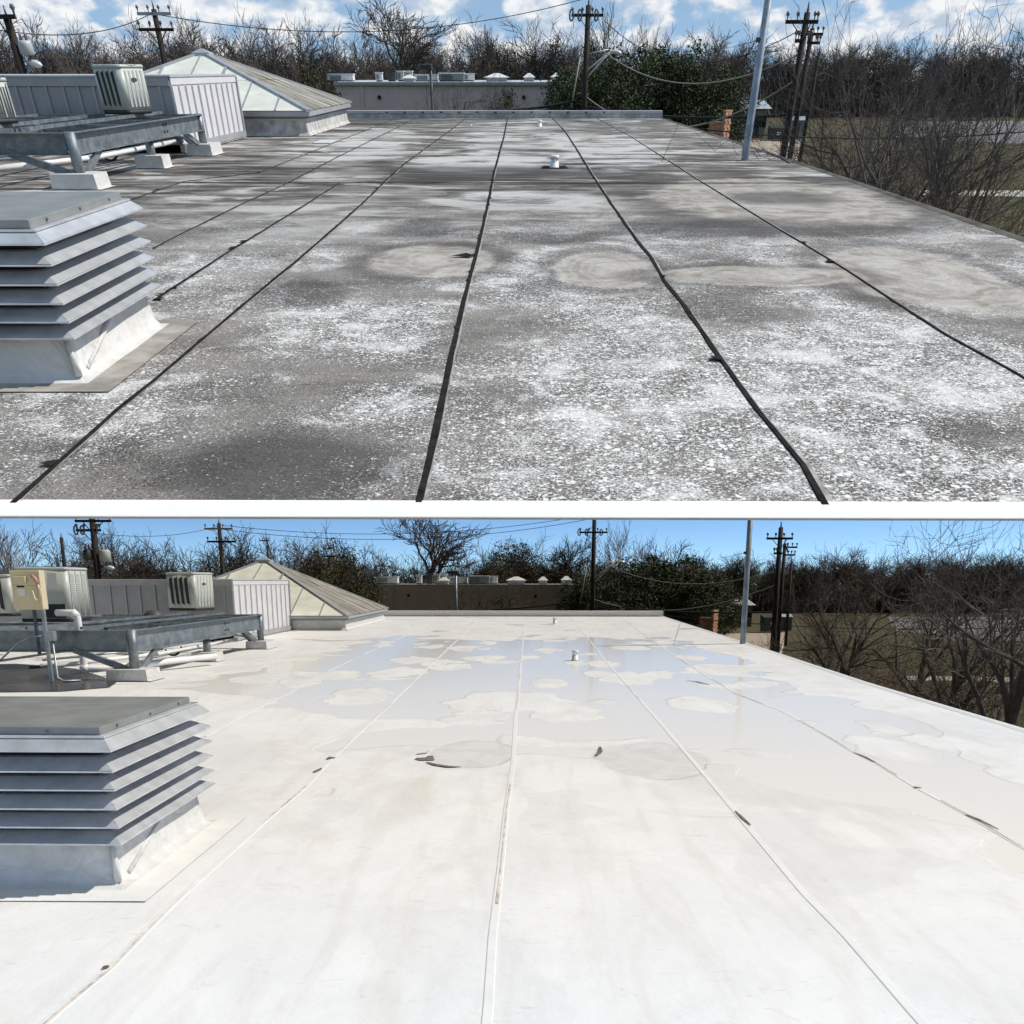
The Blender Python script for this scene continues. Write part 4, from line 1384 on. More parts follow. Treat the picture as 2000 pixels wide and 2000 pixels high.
# ------------------------------------------------------------------ far building
def far_building(P, x0, x1, ytop, yroof, Y, joints, items, label):
    a, b = P.y(x0, ytop, Y), P.y(x1, ytop, Y)
    zt = a.z
    D = 14
    o = empty(P, 'far_building', ((a.x + b.x) / 2, Y + D / 2, GZ), label, 'building')
    MB().box((a.x, Y, GZ), (b.x, Y + D, zt - .25)).build(P, 'wall', M_['stucco'], o)
    MB().box((a.x - .1, Y - .12, zt - .25), (b.x + .1, Y + D, zt)).build(P, 'roof', M_['roof_grey'], o)
    MB().box((a.x - .14, Y - .2, zt - .18), (b.x + .14, Y - .1, zt - .02)).build(P, 'fascia', M_['trim'], o)
    for x in joints:
        v = P.y(x, ytop + 10, Y)
        MB().box((v.x - .12, Y - .08, GZ), (v.x + .12, Y - .001, zt - .26)).build(P, 'pilaster', M_['stucco'], o)
    for (x, y) in items.get('scupper', []):
        v = P.y(x, y, Y)
        MB().tube([(v.x, Y + .02, v.z), (v.x, Y - .12, v.z)], .14, 10).build(P, 'wall_vent', M_['dark'], o)
    k = 0
    for kind, x0_, x1_, yt, yb_, dd, mk, lab in items['roof']:
        Yi = Y + dd
        l, r_ = P.y(x0_, yb_, Yi), P.y(x1_, yb_, Yi)
        zt_ = P.y(x0_, yt, Yi).z
        zb_ = zt + .005
        zt_ = max(zt_, zb_ + .3)
        w = r_.x - l.x
        u = empty(P, 'rooftop_skylight' if kind == 'sky' else 'rooftop_unit', ((l.x + r_.x) / 2, Yi + w * .3, zb_), lab + (', stained roof view' if P is U else ', white roof view'), 'skylight' if kind == 'sky' else 'rooftop unit')
        if kind == 'sky':
            zm = zb_ + (zt_ - zb_) * .5
            MB().box((l.x + w * .1, Yi, zb_), (r_.x - w * .1, Yi + w * .8, zm)).build(P, 'curb', M_['trim'], u)
            m = MB()
            base = [(l.x, Yi - .1, zm), (r_.x, Yi - .1, zm), (r_.x, Yi + w * .9, zm), (l.x, Yi + w * .9, zm)]
            tp = [((l.x * .6 + r_.x * .4), Yi + w * .35, zt_), ((l.x * .4 + r_.x * .6), Yi + w * .35, zt_), ((l.x * .4 + r_.x * .6), Yi + w * .5, zt_), ((l.x * .6 + r_.x * .4), Yi + w * .5, zt_)]
            for q in range(4):
                t = (q + 1) % 4
                m.face([base[q], base[t], tp[t], tp[q]])
            m.face(tp)
            m.build(P, 'hood', M_['white_metal'], u)
        else:
            h = zt_ - zb_
            MB().box((l.x, Yi, zb_ + h * .12), (r_.x, Yi + max(.6, w * .5), zt_ - h * .12)).build(P, 'cabinet', M_[mk], u, bevel=.03)
            MB().box((l.x - .04, Yi - .04, zt_ - h * .12), (r_.x + .04, Yi + max(.6, w * .5) + .04, zt_)).build(P, 'lid', M_['white_metal' if mk != 'dark_metal' else mk], u)
            MB().box((l.x + .05, Yi + .05, zb_), (r_.x - .05, Yi + max(.6, w * .5) - .05, zb_ + h * .12)).build(P, 'base', M_['dark_metal'], u)
            m = MB()
            for q in range(4):
                z = zb_ + h * (.25 + .14 * q)
                m.box((l.x + w * .1, Yi - .03, z), (l.x + w * .55, Yi - .004, z + h * .06))
            m.build(P, 'grille', M_['dark_metal'], u)
    return o


def items(f):
    return {'scupper': [f(741, 190), f(1023, 190)],
            'roof': [('unit', *f2, mk, lab) for f2, mk, lab in f(None, None)]}


ru = [((640, 690, 144, 158, 3), 'white_metal', 'long low white unit at the left end of the far flat roof'),
      ((734, 747, 141, 158, 2), 'white_metal', 'small pale vent box left of the dark unit on the far roof'),
      ((757, 773, 137, 157, 3), 'dark_metal', 'dark cooling unit on the far roof'),
      ((776, 789, 138, 157, 4), 'ac', 'square grey unit right of the dark one on the far roof'),
      ((792, 806, 138, 157, 5), 'ac', 'second square grey unit right of the dark one on the far roof'),
      ((810, 855, 145, 158, 3), 'white_metal', 'wide low white unit left of the long one on the far roof'),
      ((857, 906, 142, 158, 2), 'shed', 'long grey-green unit in the middle of the far flat roof'),
      ((900, 926, 143, 158, 5), 'white_metal', 'white unit right of the long grey-green one on the far roof')]
U_items = {'scupper': [(741, 190), (1023, 190)],
           'roof': [('unit', *a_, mk, lab) for a_, mk, lab in ru] +
                   [('sky', 785, 812, 146, 158, 1, '', 'low skylight hood in front of the square units'),
                    ('sky', 945, 995, 143, 157, 2, '', 'widest white skylight hood on the far roof'),
                    ('sky', 1021, 1046, 143, 156, 3, '', 'middle white skylight hood on the far roof'),
                    ('sky', 1075, 1102, 142, 156, 3, '', 'rightmost white skylight hood on the far roof')]}
far_building(U, 655, 1108, 160, 154, 86, [706, 995], U_items, 'long low pinkish stucco building with flat roof beyond the stained roof')


def u2l(x):
    return 754 + (x - 663) * (1120 - 754) / (1105 - 663)


L_items = {'scupper': [(798, 1163), (1046, 1165)],
           'roof': [('unit', u2l(a_[0]), u2l(a_[1]), 1137 - (158 - a_[2]) * .83, 1137, a_[4], mk, lab) for a_, mk, lab in ru] +
                   [('sky', u2l(785), u2l(812), 1127, 1137, 1, '', 'low skylight hood in front of the square units'),
                    ('sky', u2l(945), u2l(995), 1126, 1137, 2, '', 'widest white skylight hood on the far roof'),
                    ('sky', u2l(1021), u2l(1046), 1126, 1137, 3, '', 'middle white skylight hood on the far roof'),
                    ('sky', u2l(1075), u2l(1102), 1125, 1137, 3, '', 'rightmost white skylight hood on the far roof')]}
far_building(L, 740, 1124, 1141, 1137, 86, [766, 1022], L_items, 'long low dark-walled stucco building with flat roof beyond the white roof')


# ------------------------------------------------------------------ poles and wires
def upole(P, px, pyref, Y, ytop, r, arms, label, insul=True, extra=None, name='utility_pole', mt='wood', cat='utility pole'):
    X = P.y(px, pyref, Y).x
    zt = P.y(px, ytop, Y).z
    o = empty(P, name, (X, Y, GZ), label, cat)
    MB().tube([(X, Y, GZ), (X, Y, zt)], [r * 1.15, r * .85], 10).build(P, 'pole', M_[mt], o)
    for (xa, xb, ya, style) in arms:
        z = P.y(px, ya, Y).z
        a, b = P.y(xa, ya, Y).x, P.y(xb, ya, Y).x
        MB().bar((a, Y - r * .9, z), (b, Y - r * .9, z), .11, .13).build(P, 'crossarm', M_['wood' if style != 'pale' else 'roof_grey'], o)
        n = 4
        for i in range(n):
            x = a + (b - a) * (i + .1) / (n - .8)
            if abs(x - X) < r: x += .3
            MB().tube([(x, Y - r, z + .06), (x, Y - r, z + .17), (x, Y - r, z + .24), (x, Y - r, z + .34)], [.02, .03, .08, .05], 8).build(P, 'insulator', M_['porcelain'], o)
        if style == 'cutout':     # fuse cut-outs hanging from the arm
            for x in (a, a + (b - a) * .26, b - (b - a) * .22):
                MB().tube(arc((x, Y - .2, z), .24, 0, 2 * math.pi, 10, (.45, 0, 0), (0, 0, 1)), .045, 6, False).build(P, 'cutout', M_['porcelain'], o)
        if style == 'brace' or style == 'cutout':
            m = MB()
            m.bar((a + (b - a) * .22, Y - r, z - .05), (X, Y - r, z - .6), .05, .03)
            m.bar((b - (b - a) * .22, Y - r, z - .05), (X, Y - r, z - .6), .05, .03)
            m.build(P, 'arm_brace', M_['wood'], o)
    MB().tube([(X, Y, zt), (X, Y, zt + .35)], [.05, .03], 6).build(P, 'pole_top_pin', M_['porcelain'], o)
    if extra: extra(P, o, X, Y, zt, r)
    return o, Vector((X, Y, zt))


def transformer(P, o, X, Y, x0, x1, yt, yb, mt):
    a, b = P.y(x0, yt, Y).x, P.y(x1, yt, Y).x
    zt, zb = P.y(x0, yt, Y).z, P.y(x0, yb, Y).z
    c = (a + b) / 2; r = (b - a) / 2
    t = MB().tube([(c, Y - .1, zb), (c, Y - .1, zb + .04), (c, Y - .1, zt - .1), (c, Y - .1, zt)], [r * .8, r, r, r * .85], 16).build(P, 'transformer', mt, o)
    MB().tube([(c - r * .4, Y - .1, zt), (c - r * .4, Y - .1, zt + .3)], [.06, .03], 6).tube([(c + r * .4, Y - .1, zt), (c + r * .4, Y - .1, zt + .3)], [.06, .03], 6).build(P, 'bushing', M_['porcelain'], t)
    MB().bar((c, Y - .1, (zt + zb) / 2), (X, Y, (zt + zb) / 2), .1, .2).build(P, 'bracket', M_['dark_metal'], o)


def lamp_arm(P, o, X, Y, a_px, b_px, lamp_px, mt):
    a, b = P.y(*a_px, Y), P.y(*b_px, Y)
    c = P.y(*lamp_px, Y)
    a.x = X
    low = a + Vector((0, 0, -.35))
    arm = MB()
    arm.tube([a, a + (b - a) * .5, b, b + Vector((.3, 0, .06)), c], .045, 8)
    arm.tube([low, low + (b - low) * .6, b], .045, 8)
    arm.tube([a + Vector((0, 0, .75)), b + Vector((-.1, 0, .1))], .025, 6)
    s = arm.build(P, 'lamp_arm', mt, o)
    m = MB()
    m.tube([c + Vector((-.20, 0, .02)), c + Vector((-.08, 0, .03)), c + Vector((.10, 0, .0)), c + Vector((.24, 0, -.03)), c + Vector((.30, 0, -.04))], [.04, .09, .12, .08, .02], 10)
    m.build(P, 'lamp_head', M_['lamp_white'], s)


def wire(P, a, b, sag, r, label, mt='wire', n=20):
    a, b = Vector(a), Vector(b)
    pts = []
    for i in range(n + 1):
        t = i / n
        p = a.lerp(b, t)
        p.z -= sag * 4 * t * (1 - t)
        pts.append(p)
    return tag(MB().tube(pts, r, 5, False).build(P, 'overhead_wire', M_[mt], None, a), label, 'overhead wire')


def guy(P, px0, px1, Y, label):
    a, b = P.y(*px0, Y), P.y(*px1, Y - 1.5)
    return tag(MB().tube([a, b], .035, 6).build(P, 'guy_wire', M_['wire_pale'], None, a), label, 'guy wire')


def poles(P, D, where):
    # two-arm pole behind the screen
    upole(P, *D['h'], D['harms'], 'two-arm wooden pole rising behind the screen left of the skylight, over the ' + where)

    def lx(P, o, X, Y, zt, r):
        for x0, x1, yt, yb, mk in D['trans']: transformer(P, o, X, Y, x0, x1, yt, yb, M_[mk])
        lamp_arm(P, o, X, Y, *D['llamp'], M_['pole_galv'])
    upole(P, *D['l'], D['larms'], 'dark wooden pole with transformer at the far left over the ' + where, extra=lx)

    def cx_(P, o, X, Y, zt, r):
        lamp_arm(P, o, X, Y, *D['clamp'], M_['lamp_white'])
    upole(P, *D['c'], D['carms'], 'tall wooden pole with a white street lamp arm beyond the parapet of the ' + where, extra=cx_)
    guy(P, *D['guy'], 'straight guy wire left of the street lamp pole beyond the ' + where)
    # galvanised pole close to the roof edge
    (xt, yt), (xb, yb), Yg = D['g']
    X = P.y(xb, yb, Yg).x
    zt = P.y(xt, yt, Yg).z + 2.0
    g = empty(P, 'steel_pole', (X, Yg, GZ), 'tall bare galvanised steel pole just outside the right edge of the ' + where, 'steel pole')
    MB().tube([(X, Yg, GZ), (X, Yg, zt)], [.085, .07], 14).build(P, 'pole', M_['pole_galv'], g)
    zc_ = P.y(*D['gclip'], Yg).z
    MB().tube([(X - .13, Yg - .02, zc_), (X, Yg - .02, zc_)], .04, 8).build(P, 'cable_clip', M_['dark_metal'], g)
    names = ['nearest and tallest of the three wooden poles right of the steel pole, ',
             'middle of the three wooden poles right of the steel pole, ',
             'farthest and thinnest of the three wooden poles right of the steel pole, ']
    tops = []
    for i, (a, arms) in enumerate(D['r']):
        o, t = upole(P, *a, arms, names[i] + where)
        tops.append(t)
    # parking light
    (x, yr, Y, yt), (h0, h1, hy0, hy1) = D['park']
    X = P.y(x, yr, Y).x; zt = P.y(x, yt, Y).z
    p = empty(P, 'parking_light', (X, Y, GZ), 'slim light pole with a box head before the far building, over the ' + where, 'parking light')
    MB().tube([(X, Y, GZ), (X, Y, zt)], .09, 8).build(P, 'pole', M_['dark_metal' if P is U else 'pole_galv'], p)
    a, b = P.y(h0, hy0, Y), P.y(h1, hy1, Y)
    MB().box((a.x, Y - .3, b.z), (b.x, Y + .3, a.z)).build(P, 'lamp_head', M_['dark_metal'], p, bevel=.03)
    # wires
    C_, YC = D['c'], D['c'][2]
    for i, (p0, Y0, p1, Y1, sag, r, mk, lab) in enumerate(D['wires']):
        wire(P, P.y(*p0, Y0), P.y(*p1, Y1), sag, r, lab + where, mk)


poles(U, dict(
    h=(313, 80, 58, 18, .16), harms=[(270, 336, 27, 'pale'), (273, 341, 58, 'brace')],
    l=(30, 90, 40, 36, .17), larms=[(-12, 34, 33, 'brace')], trans=[(36, 62, 79, 108, 'transformer')], llamp=((40, 136), (58, 127), (66, 125)),
    c=(1145, 110, 62, 10, .17), carms=[(1116, 1178, 30, 'cutout')], clamp=((1146, 140), (1192, 101), (1204, 103)),
    guy=((1136, 94), (1116, 210), 62),
    g=((1498, 20), (1458, 288), 22.0), gclip=(1480, 78),
    r=[((1553, 165, 48, 24, .15), [(1533, 1596, 43, 'brace'), (1551, 1568, 80, '')]),
       ((1565, 180, 62, 55, .15), [(1573, 1606, 67, ''), (1575, 1600, 84, '')]),
       ((1586, 180, 80, 103, .14), [])],
    park=((843, 180, 66, 128), (822, 844, 126, 136)),
    wires=[((1178, 100), 62, (1560, 106), 48, 1.2, .028, 'wire_pale', 'pale cable swinging from the street lamp to the right poles above the '),
           ((1146, 190), 62, (1560, 152), 48, 1.6, .032, 'wire_pale', 'thick pale cable sagging below the lamp cable above the '),
           ((300, 27), 58, (1140, -2), 62, 1.0, .018, 'wire', 'thin black wire from the two-arm pole to the lamp pole above the '),
           ((-40, 52), 40, (300, 24), 58, .5, .018, 'wire', 'thin black wire from the left frame side to the two-arm pole above the '),
           ((1180, 40), 62, (1560, 60), 48, 1.4, .018, 'wire', 'thin black wire from the lamp pole to the right poles above the '),
           ((1146, 208), 62, (1556, 222), 48, .3, .05, 'wire', 'upper dark bundled cable in front of the brick enclosure by the '),
           ((1146, 214), 62, (2060, 252), 52, .8, .03, 'wire', 'long dark cable passing the steel pole and bare trees by the '),
           ((1480, 78), 22, (1416, 93), 100, .05, .007, 'wire', 'short black wire leading left from the steel pole clip by the '),
           ((980, 215), 60, (1125, 196), 60, .1, .06, 'wire', 'dark cable rising behind the parapet left of the lamp pole by the ')]),
      'stained roof')
poles(L, dict(
    h=(432, 1080, 62, 1022, .16), harms=[(401, 456, 1033, 'pale'), (406, 462, 1058, 'brace')],
    l=(186, 1070, 46, 985, .19), larms=[(150, 220, 1018, 'brace'), (152, 200, 1036, 'cutout')],
    trans=[(164, 181, 1074, 1094, 'dark_metal'), (195, 216, 1074, 1097, 'transformer')], llamp=((196, 1114), (208, 1109), (213, 1109)),
    c=(1159, 1100, 66, 985, .18), carms=[(1131, 1186, 1040, 'cutout'), (1165, 1190, 1010, '')], clamp=((1160, 1131), (1203, 1096), (1213, 1098)),
    guy=((1149, 1090), (1133, 1180), 66),
    g=((1466, 1000), (1454, 1200), 24.0), gclip=(1452, 1080),
    r=[((1517, 1150, 52, 1030, .16), [(1496, 1547, 1052, 'brace'), (1510, 1526, 1081, '')]),
       ((1526, 1160, 66, 1062, .15), [(1528, 1556, 1069, ''), (1530, 1552, 1084, '')]),
       ((1541, 1165, 84, 1097, .14), [])],
    park=((891, 1160, 66, 1118), (874, 895, 1115, 1121)),
    wires=[((1185, 1103), 66, (1516, 1115), 52, 1.1, .028, 'wire_pale', 'pale cable swinging from the street lamp to the right poles above the '),
           ((1158, 1170), 66, (1516, 1142), 52, 1.2, .032, 'wire_pale', 'thick pale cable sagging below the lamp cable above the '),
           ((434, 1026), 62, (1160, 1004), 66, 1.0, .020, 'wire', 'thin black wire from the two-arm pole to the lamp pole above the '),
           ((190, 1042), 46, (430, 1026), 62, .4, .016, 'wire', 'thin black wire from the transformer pole to the two-arm pole above the '),
           ((434, 1034), 62, (1160, 1012), 66, 1.1, .020, 'wire', 'second thin black wire from the two-arm pole to the lamp pole above the '),
           ((1158, 1178), 66, (1512, 1195), 52, .3, .05, 'wire', 'upper dark bundled cable in front of the brick enclosure by the '),
           ((1158, 1184), 66, (2060, 1222), 54, .8, .03, 'wire', 'long dark cable passing the steel pole and bare trees by the '),
           ((1452, 1080), 24, (1400, 1090), 100, .05, .007, 'wire', 'short black wire leading left from the steel pole clip by the '),
           ((960, 1190), 60, (1108, 1176), 60, .1, .06, 'wire', 'dark cable rising behind the parapet left of the lamp pole by the ')]),
      'white roof')
# three distant poles seen only above the white roof
upole(L, 123, 1080, 70, 1050, .16, [], 'short bare pole between the bare oak and the transformer pole over the white roof')
upole(L, 523, 1080, 110, 1054, .13, [(507, 526, 1056, '')], 'distant thin grey pole left of the skylight peak over the white roof')
upole(L, 645, 1110, 90, 1087, .16, [(630, 658, 1087, '')], 'distant dark pole with one arm right of the skylight peak over the white roof')


# ------------------------------------------------------------------ brick enclosure, bins, sheds
def enclosure(P, dark0, end0, end1, ytop, ybase, Y, where):
    b0, b1 = P.y(end0, ybase, Y), P.y(end1, ybase, Y)
    zt = P.y(end0, ytop, Y).z
    w = b1.x - b0.x
    bl = P.y(dark0, ybase, Y)
    o = empty(P, 'brick_enclosure', (b0.x, Y, GZ), 'orange brick bin enclosure below the right edge of the ' + where, 'brick enclosure')
    o.rotation_euler.z = -.62
    MB().box((b0.x - w * .2, Y, GZ), (b0.x, Y + w * 1.25, zt)).build(P, 'end_pier', M_['mortar'], o)
    MB().box((bl.x, Y + .5, GZ), (b0.x - w * .2, Y + .8, zt - .5)).build(P, 'side_wall', M_['mortar'], o)
    me = MB().box((-.10, -.02, -.036), (.10, .02, .036)).mesh('brick'); me.materials.append(M_['brick'])
    me2 = MB().box((-.02, -.10, -.036), (.02, .10, .036)).mesh('brick'); me2.materials.append(M_['brick'])
    rr_ = random.Random(2)

    def put(m, x, y, z):
        ob = bpy.data.objects.new('brick', m); P.coll.objects.link(ob)
        ob.parent = o
        ob.location = Vector((x, y, z)) - ORG[o.name]
    # larger courses near the top, where they show
    nrow = int((zt - GZ) / .16)
    nb = max(2, int(w * 1.25 / .42))
    big = bpy.data.meshes.get('brick_big')
    if big is None:
        big = MB().box((-.19, -.03, -.07), (.19, .03, .07)).mesh('brick_big'); big.materials.append(M_['brick'])
        side = MB().box((-.03, -.19, -.07), (.03, .19, .07)).mesh('brick_side'); side.materials.append(M_['brick'])
    side = bpy.data.meshes['brick_side']
    for r_ in range(min(nrow, 15)):
        z = zt - .08 - r_ * .16
        for q in range(nb):
            put(side, b0.x + .02, Y + w * 1.25 * (q + .5) / nb + (.05 if r_ % 2 else -.05), z)
    n2 = max(3, int((b0.x - bl.x) / .42))
    for r_ in range(12):
        z = zt - .58 - r_ * .16
        for q in range(n2):
            put(bpy.data.meshes['brick_big'], bl.x + (b0.x - bl.x) * (q + .5) / n2 + (.05 if r_ % 2 else -.05), Y + .49, z)
    MB().box((b0.x - w * .2 - .05, Y - .06, zt), (b0.x + .06, Y + w * 1.25 + .05, zt + .09)).build(P, 'pier_cap', M_['brick'], o)


enclosure(U, 1372, 1409, 1432, 219, 279, 66, 'stained roof')
enclosure(L, 1358, 1391, 1408, 1194, 1238, 66, 'white roof')


def bin_(P, x0, x1, yt, yb, where):
    c = P.g((x0 + x1) / 2, yb, GZ + .02)
    a, b = P.y(x0, yb, c.y).x, P.y(x1, yb, c.y).x
    h = P.y(x0, yt, c.y).z - GZ
    w = b - a
    o = empty(P, 'dumpster', (c.x, c.y, GZ + .02), 'dark green dumpster on the tan pad beyond the ' + where, 'dumpster')
    d = w * .8
    z = GZ + .02
    m = MB()
    lo = [(a + .1, c.y, z + .15), (b - .1, c.y, z + .15), (b - .1, c.y + d, z + .15), (a + .1, c.y + d, z + .15)]
    hi = [(a, c.y - .12, z + h * .86), (b, c.y - .12, z + h * .86), (b, c.y + d, z + h), (a, c.y + d, z + h)]
    m.v = lo + hi
    m.f = [(3, 2, 1, 0), (4, 5, 6, 7), (0, 1, 5, 4), (1, 2, 6, 5), (2, 3, 7, 6), (3, 0, 4, 7)]; m.sm = [False] * 6
    m.build(P, 'body', M_['bin'], o)
    for s in (0, 1):
        x0_, x1_ = a + w * .5 * s + .02, a + w * .5 * (s + 1) - .02
        m = MB().face([(x0_, c.y - .16, z + h * .875), (x1_, c.y - .16, z + h * .875), (x1_, c.y + d, z + h + .02), (x0_, c.y + d, z + h + .02)])
        m.build(P, 'lid', M_['ac_dark'], o)
    for s in (a - .08, b - .04):
        MB().box((s, c.y + .2, z + h * .5), (s + .12, c.y + d - .2, z + h * .62)).build(P, 'fork_pocket', M_['bin'], o)
    MB().face([(a + w * .42, c.y - .09, z + h * .40), (a + w * .68, c.y - .09, z + h * .40), (a + w * .68, c.y - .105, z + h * .62), (a + w * .42, c.y - .105, z + h * .62)]).build(P, 'label_plate', M_['paper'], o)
    for x in (a + .2, b - .2):
        for y in (c.y + .2, c.y + d - .2):
            MB().tube([(x - .05, y, z + .08), (x + .05, y, z + .08)], .08, 8).build(P, 'caster', M_['tyre'], o)


bin_(U, 1502, 1532, 247, 275, 'stained roof')
bin_(L, 1490, 1523, 1202, 1236, 'white roof')


def picnic_table(P, px, py, where):
    c = P.g(px, py, GZ)
    o = empty(P, 'picnic_table', c, 'small dark picnic table beside the brick enclosure, ' + where, 'picnic table')
    x, y, z = c
    MB().box((x - .9, y - .38, z + .70), (x + .9, y + .38, z + .75)).build(P, 'table_top', M_['wall_dk'], o)
    for s_ in (-1, 1):
        MB().box((x - .9, y + s_ * .72 - .13, z + .42), (x + .9, y + s_ * .72 + .13, z + .46)).build(P, 'bench', M_['wall_dk'], o)
        MB().bar((x + s_ * .65, y - .75, z), (x + s_ * .65, y + .3, z + .70), .07, .07).bar((x + s_ * .65, y + .75, z), (x + s_ * .65, y - .3, z + .70), .07, .07).build(P, 'leg', M_['dark_metal'], o)


picnic_table(U, 1448, 274, 'stained roof view')
picnic_table(L, 1420, 1236, 'white roof view')
yq = L.g(300, 1300).y + 3.0
a, b = L.y(280, 1200, yq), L.y(320, 1200, yq)
rq = (b.x - a.x) / 2
ex = empty(L, 'roof_exhaust', ((a.x + b.x) / 2, yq, 0), 'dark domed exhaust hood between the steel stand and the grey screen', 'exhaust hood')
zt_ = L.y(300, 1191, yq).z
MB().tube([((a.x + b.x) / 2, yq, 0), ((a.x + b.x) / 2, yq, zt_ - .25)], rq * .6, 14).build(L, 'base', M_['galv'], ex)
MB().tube([((a.x + b.x) / 2, yq, zt_ - .25), ((a.x + b.x) / 2, yq, zt_ - .12), ((a.x + b.x) / 2, yq, zt_ - .03), ((a.x + b.x) / 2, yq, zt_)], [rq, rq * .9, rq * .55, rq * .1], 16).build(L, 'hood', M_['dark_metal'], ex)
cond_px(L, -60, 26, 38, 1122, 1204, ztL + .055, turn=0.0, label='rear condenser cut by the left edge behind the beige switch box', badge=False)


def shed(P, x0, x1, yt, yb, label):
    c = P.g((x0 + x1) / 2, yb, GZ)
    a, b = P.y(x0, yb, c.y).x, P.y(x1, yb, c.y).x
    zt = P.y(x0, yt, c.y).z
    o = empty(P, 'shed', (c.x, c.y, GZ), label, 'shed')
    MB().box((a, c.y, GZ), (b, c.y + 2.5, zt - .3)).build(P, 'wall', M_['shed'], o)
    m = MB()
    m.face([(a - .15, c.y - .2, zt - .3), (b + .15, c.y - .2, zt - .3), (b + .15, c.y + 1.2, zt), (a - .15, c.y + 1.2, zt)])
    m.face([(a - .15, c.y + 1.2, zt), (b + .15, c.y + 1.2, zt), (b + .15, c.y + 2.7, zt - .3), (a - .15, c.y + 2.7, zt - .3)])
    m.build(P, 'roof', M_['tin'], o)
    MB().box((a + (b - a) * .3, c.y - .04, GZ), (a + (b - a) * .7, c.y - .002, zt - .6)).build(P, 'door', M_['bin'], o)


shed(U, 1535, 1567, 228, 273, 'grey-green shed behind the dumpster and poles, beyond the stained roof')
shed(L, 1524, 1546, 1200, 1232, 'grey-green shed half behind the dumpster, beyond the white roof')


def house(P, x0, x1, yt, ye, Y, label):
    a, b = P.y(x0, ye, Y), P.y(x1, ye, Y)
    zt = P.y(x0, yt, Y).z
    o = empty(P, 'house', ((a.x + b.x) / 2, Y, GZ), label, 'house')
    MB().box((a.x, Y, GZ), (b.x, Y + 8, a.z)).build(P, 'wall', M_['wall_dk'], o)
    m = MB()
    xm, D = .5, 8
    m.face([(a.x - .4, Y - .4, a.z), (b.x + .4, Y - .4, a.z), (b.x + .4, Y + D / 2, zt), (a.x - .4, Y + D / 2, zt)])
    m.face([(a.x - .4, Y + D / 2, zt), (b.x + .4, Y + D / 2, zt), (b.x + .4, Y + D + .4, a.z), (a.x - .4, Y + D + .4, a.z)])
    m.build(P, 'roof', M_['tin'], o)
    for t in (.2, .6):
        x = a.x + (b.x - a.x) * t
        MB().box((x, Y - .05, a.z - 1.7), (x + 1.2, Y - .002, a.z - .6)).build(P, 'window', M_['glass_car'], o)
    MB().box((a.x + (b.x - a.x) * .42, Y - .05, GZ), (a.x + (b.x - a.x) * .42 + 1, Y - .002, GZ + 2.1)).build(P, 'door', M_['bin'], o)


house(U, 1450, 1500, 198, 212, 120, 'small pale-roofed house behind the steel pole beyond the stained roof')
house(L, 1428, 1470, 1172, 1182, 120, 'small pale-roofed house behind the steel pole beyond the white roof')


# ------------------------------------------------------------------ cars
def car(P, px, py, mt, rz, label, van=False):
    c = P.g(px, py, GZ)
    o = empty(P, 'parked_car', c, label, 'car', rz=rz)
    ln, wd, hb, hc = (4.7, 1.85, .95, 1.75 if van else 1.48)

    def put(m, name, mtl, par=o):
        me = m.mesh(name); me.materials.append(mtl)
        ob = bpy.data.objects.new(name, me); P.coll.objects.link(ob); ob.parent = par
        return ob
    prof = [(-2.35, .35), (-2.35, .75), (-2.2, .95), (-.95, 1.0), (2.2, .98), (2.35, .8), (2.35, .35)]
    m = MB(); n = len(prof)
    for s in (-1, 1): m.v += [(x, s * wd / 2, z) for x, z in prof]
    m.f = [tuple(range(n)), tuple(reversed(range(n, 2 * n)))] + [((i + 1) % n, i, n + i, n + (i + 1) % n) for i in range(n)]
    m.sm = [False] * len(m.f)
    b = put(m, 'body', mt)
    md = b.modifiers.new('edge', 'BEVEL'); md.width, md.segments = .08, 2
    rp = [(-1.1, .98), (-.45, hc - .06), (-.2, hc), (1.5 if van else 1.1, hc), (2.15 if van else 1.9, .97)]
    m = MB(); n = len(rp)
    for s in (-1, 1): m.v += [(x, s * (wd / 2 - (.05 if z < 1.1 else .2)), z) for x, z in rp]
    m.f = [tuple(range(n)), tuple(reversed(range(n, 2 * n)))] + [(i + 1, i, n + i, n + i + 1) for i in range(n - 1)]
    m.sm = [False] * len(m.f)
    cab = put(m, 'cabin', mt)
    for s in (-1, 1):
        for (x0, x1, x2, x3) in ((-.78, -.3, .32, .32), (.42, .42, 1.05, 1.5)):
            y0, y1 = s * (wd / 2 - .035), s * (wd / 2 - .17)
            put(MB().face([(x0, y0, 1.04), (x3, y0, 1.04), (x2, y1, hc - .1), (x1, y1, hc - .1)]), 'side_window', M_['glass_car'], cab)
    put(MB().face([(-1.09, -.7, 1.03), (-1.09, .7, 1.03), (-.5, .6, hc - .08), (-.5, -.6, hc - .08)]), 'windscreen', M_['glass_car'], cab)
    for x in (-1.45, 1.4):
        for s in (-1, 1):
            w_ = put(MB().tube([(x, s * (wd / 2 - .2), .33), (x, s * (wd / 2 + .01), .33)], .33, 16), 'wheel', M_['tyre'])
            put(MB().tube([(x, s * (wd / 2 + .0), .33), (x, s * (wd / 2 + .025), .33)], .19, 12), 'rim', M_['rim'], w_)
    for s in (-1, 1):
        put(MB().box((-2.38, s * .62 - .2, .66), (-2.33, s * .62 + .2, .82)), 'headlight', M_['paper'])
        put(MB().box((2.33, s * .66 - .16, .66), (2.38, s * .66 + .16, .84)), 'tail_light', M_['pink'])
    return o


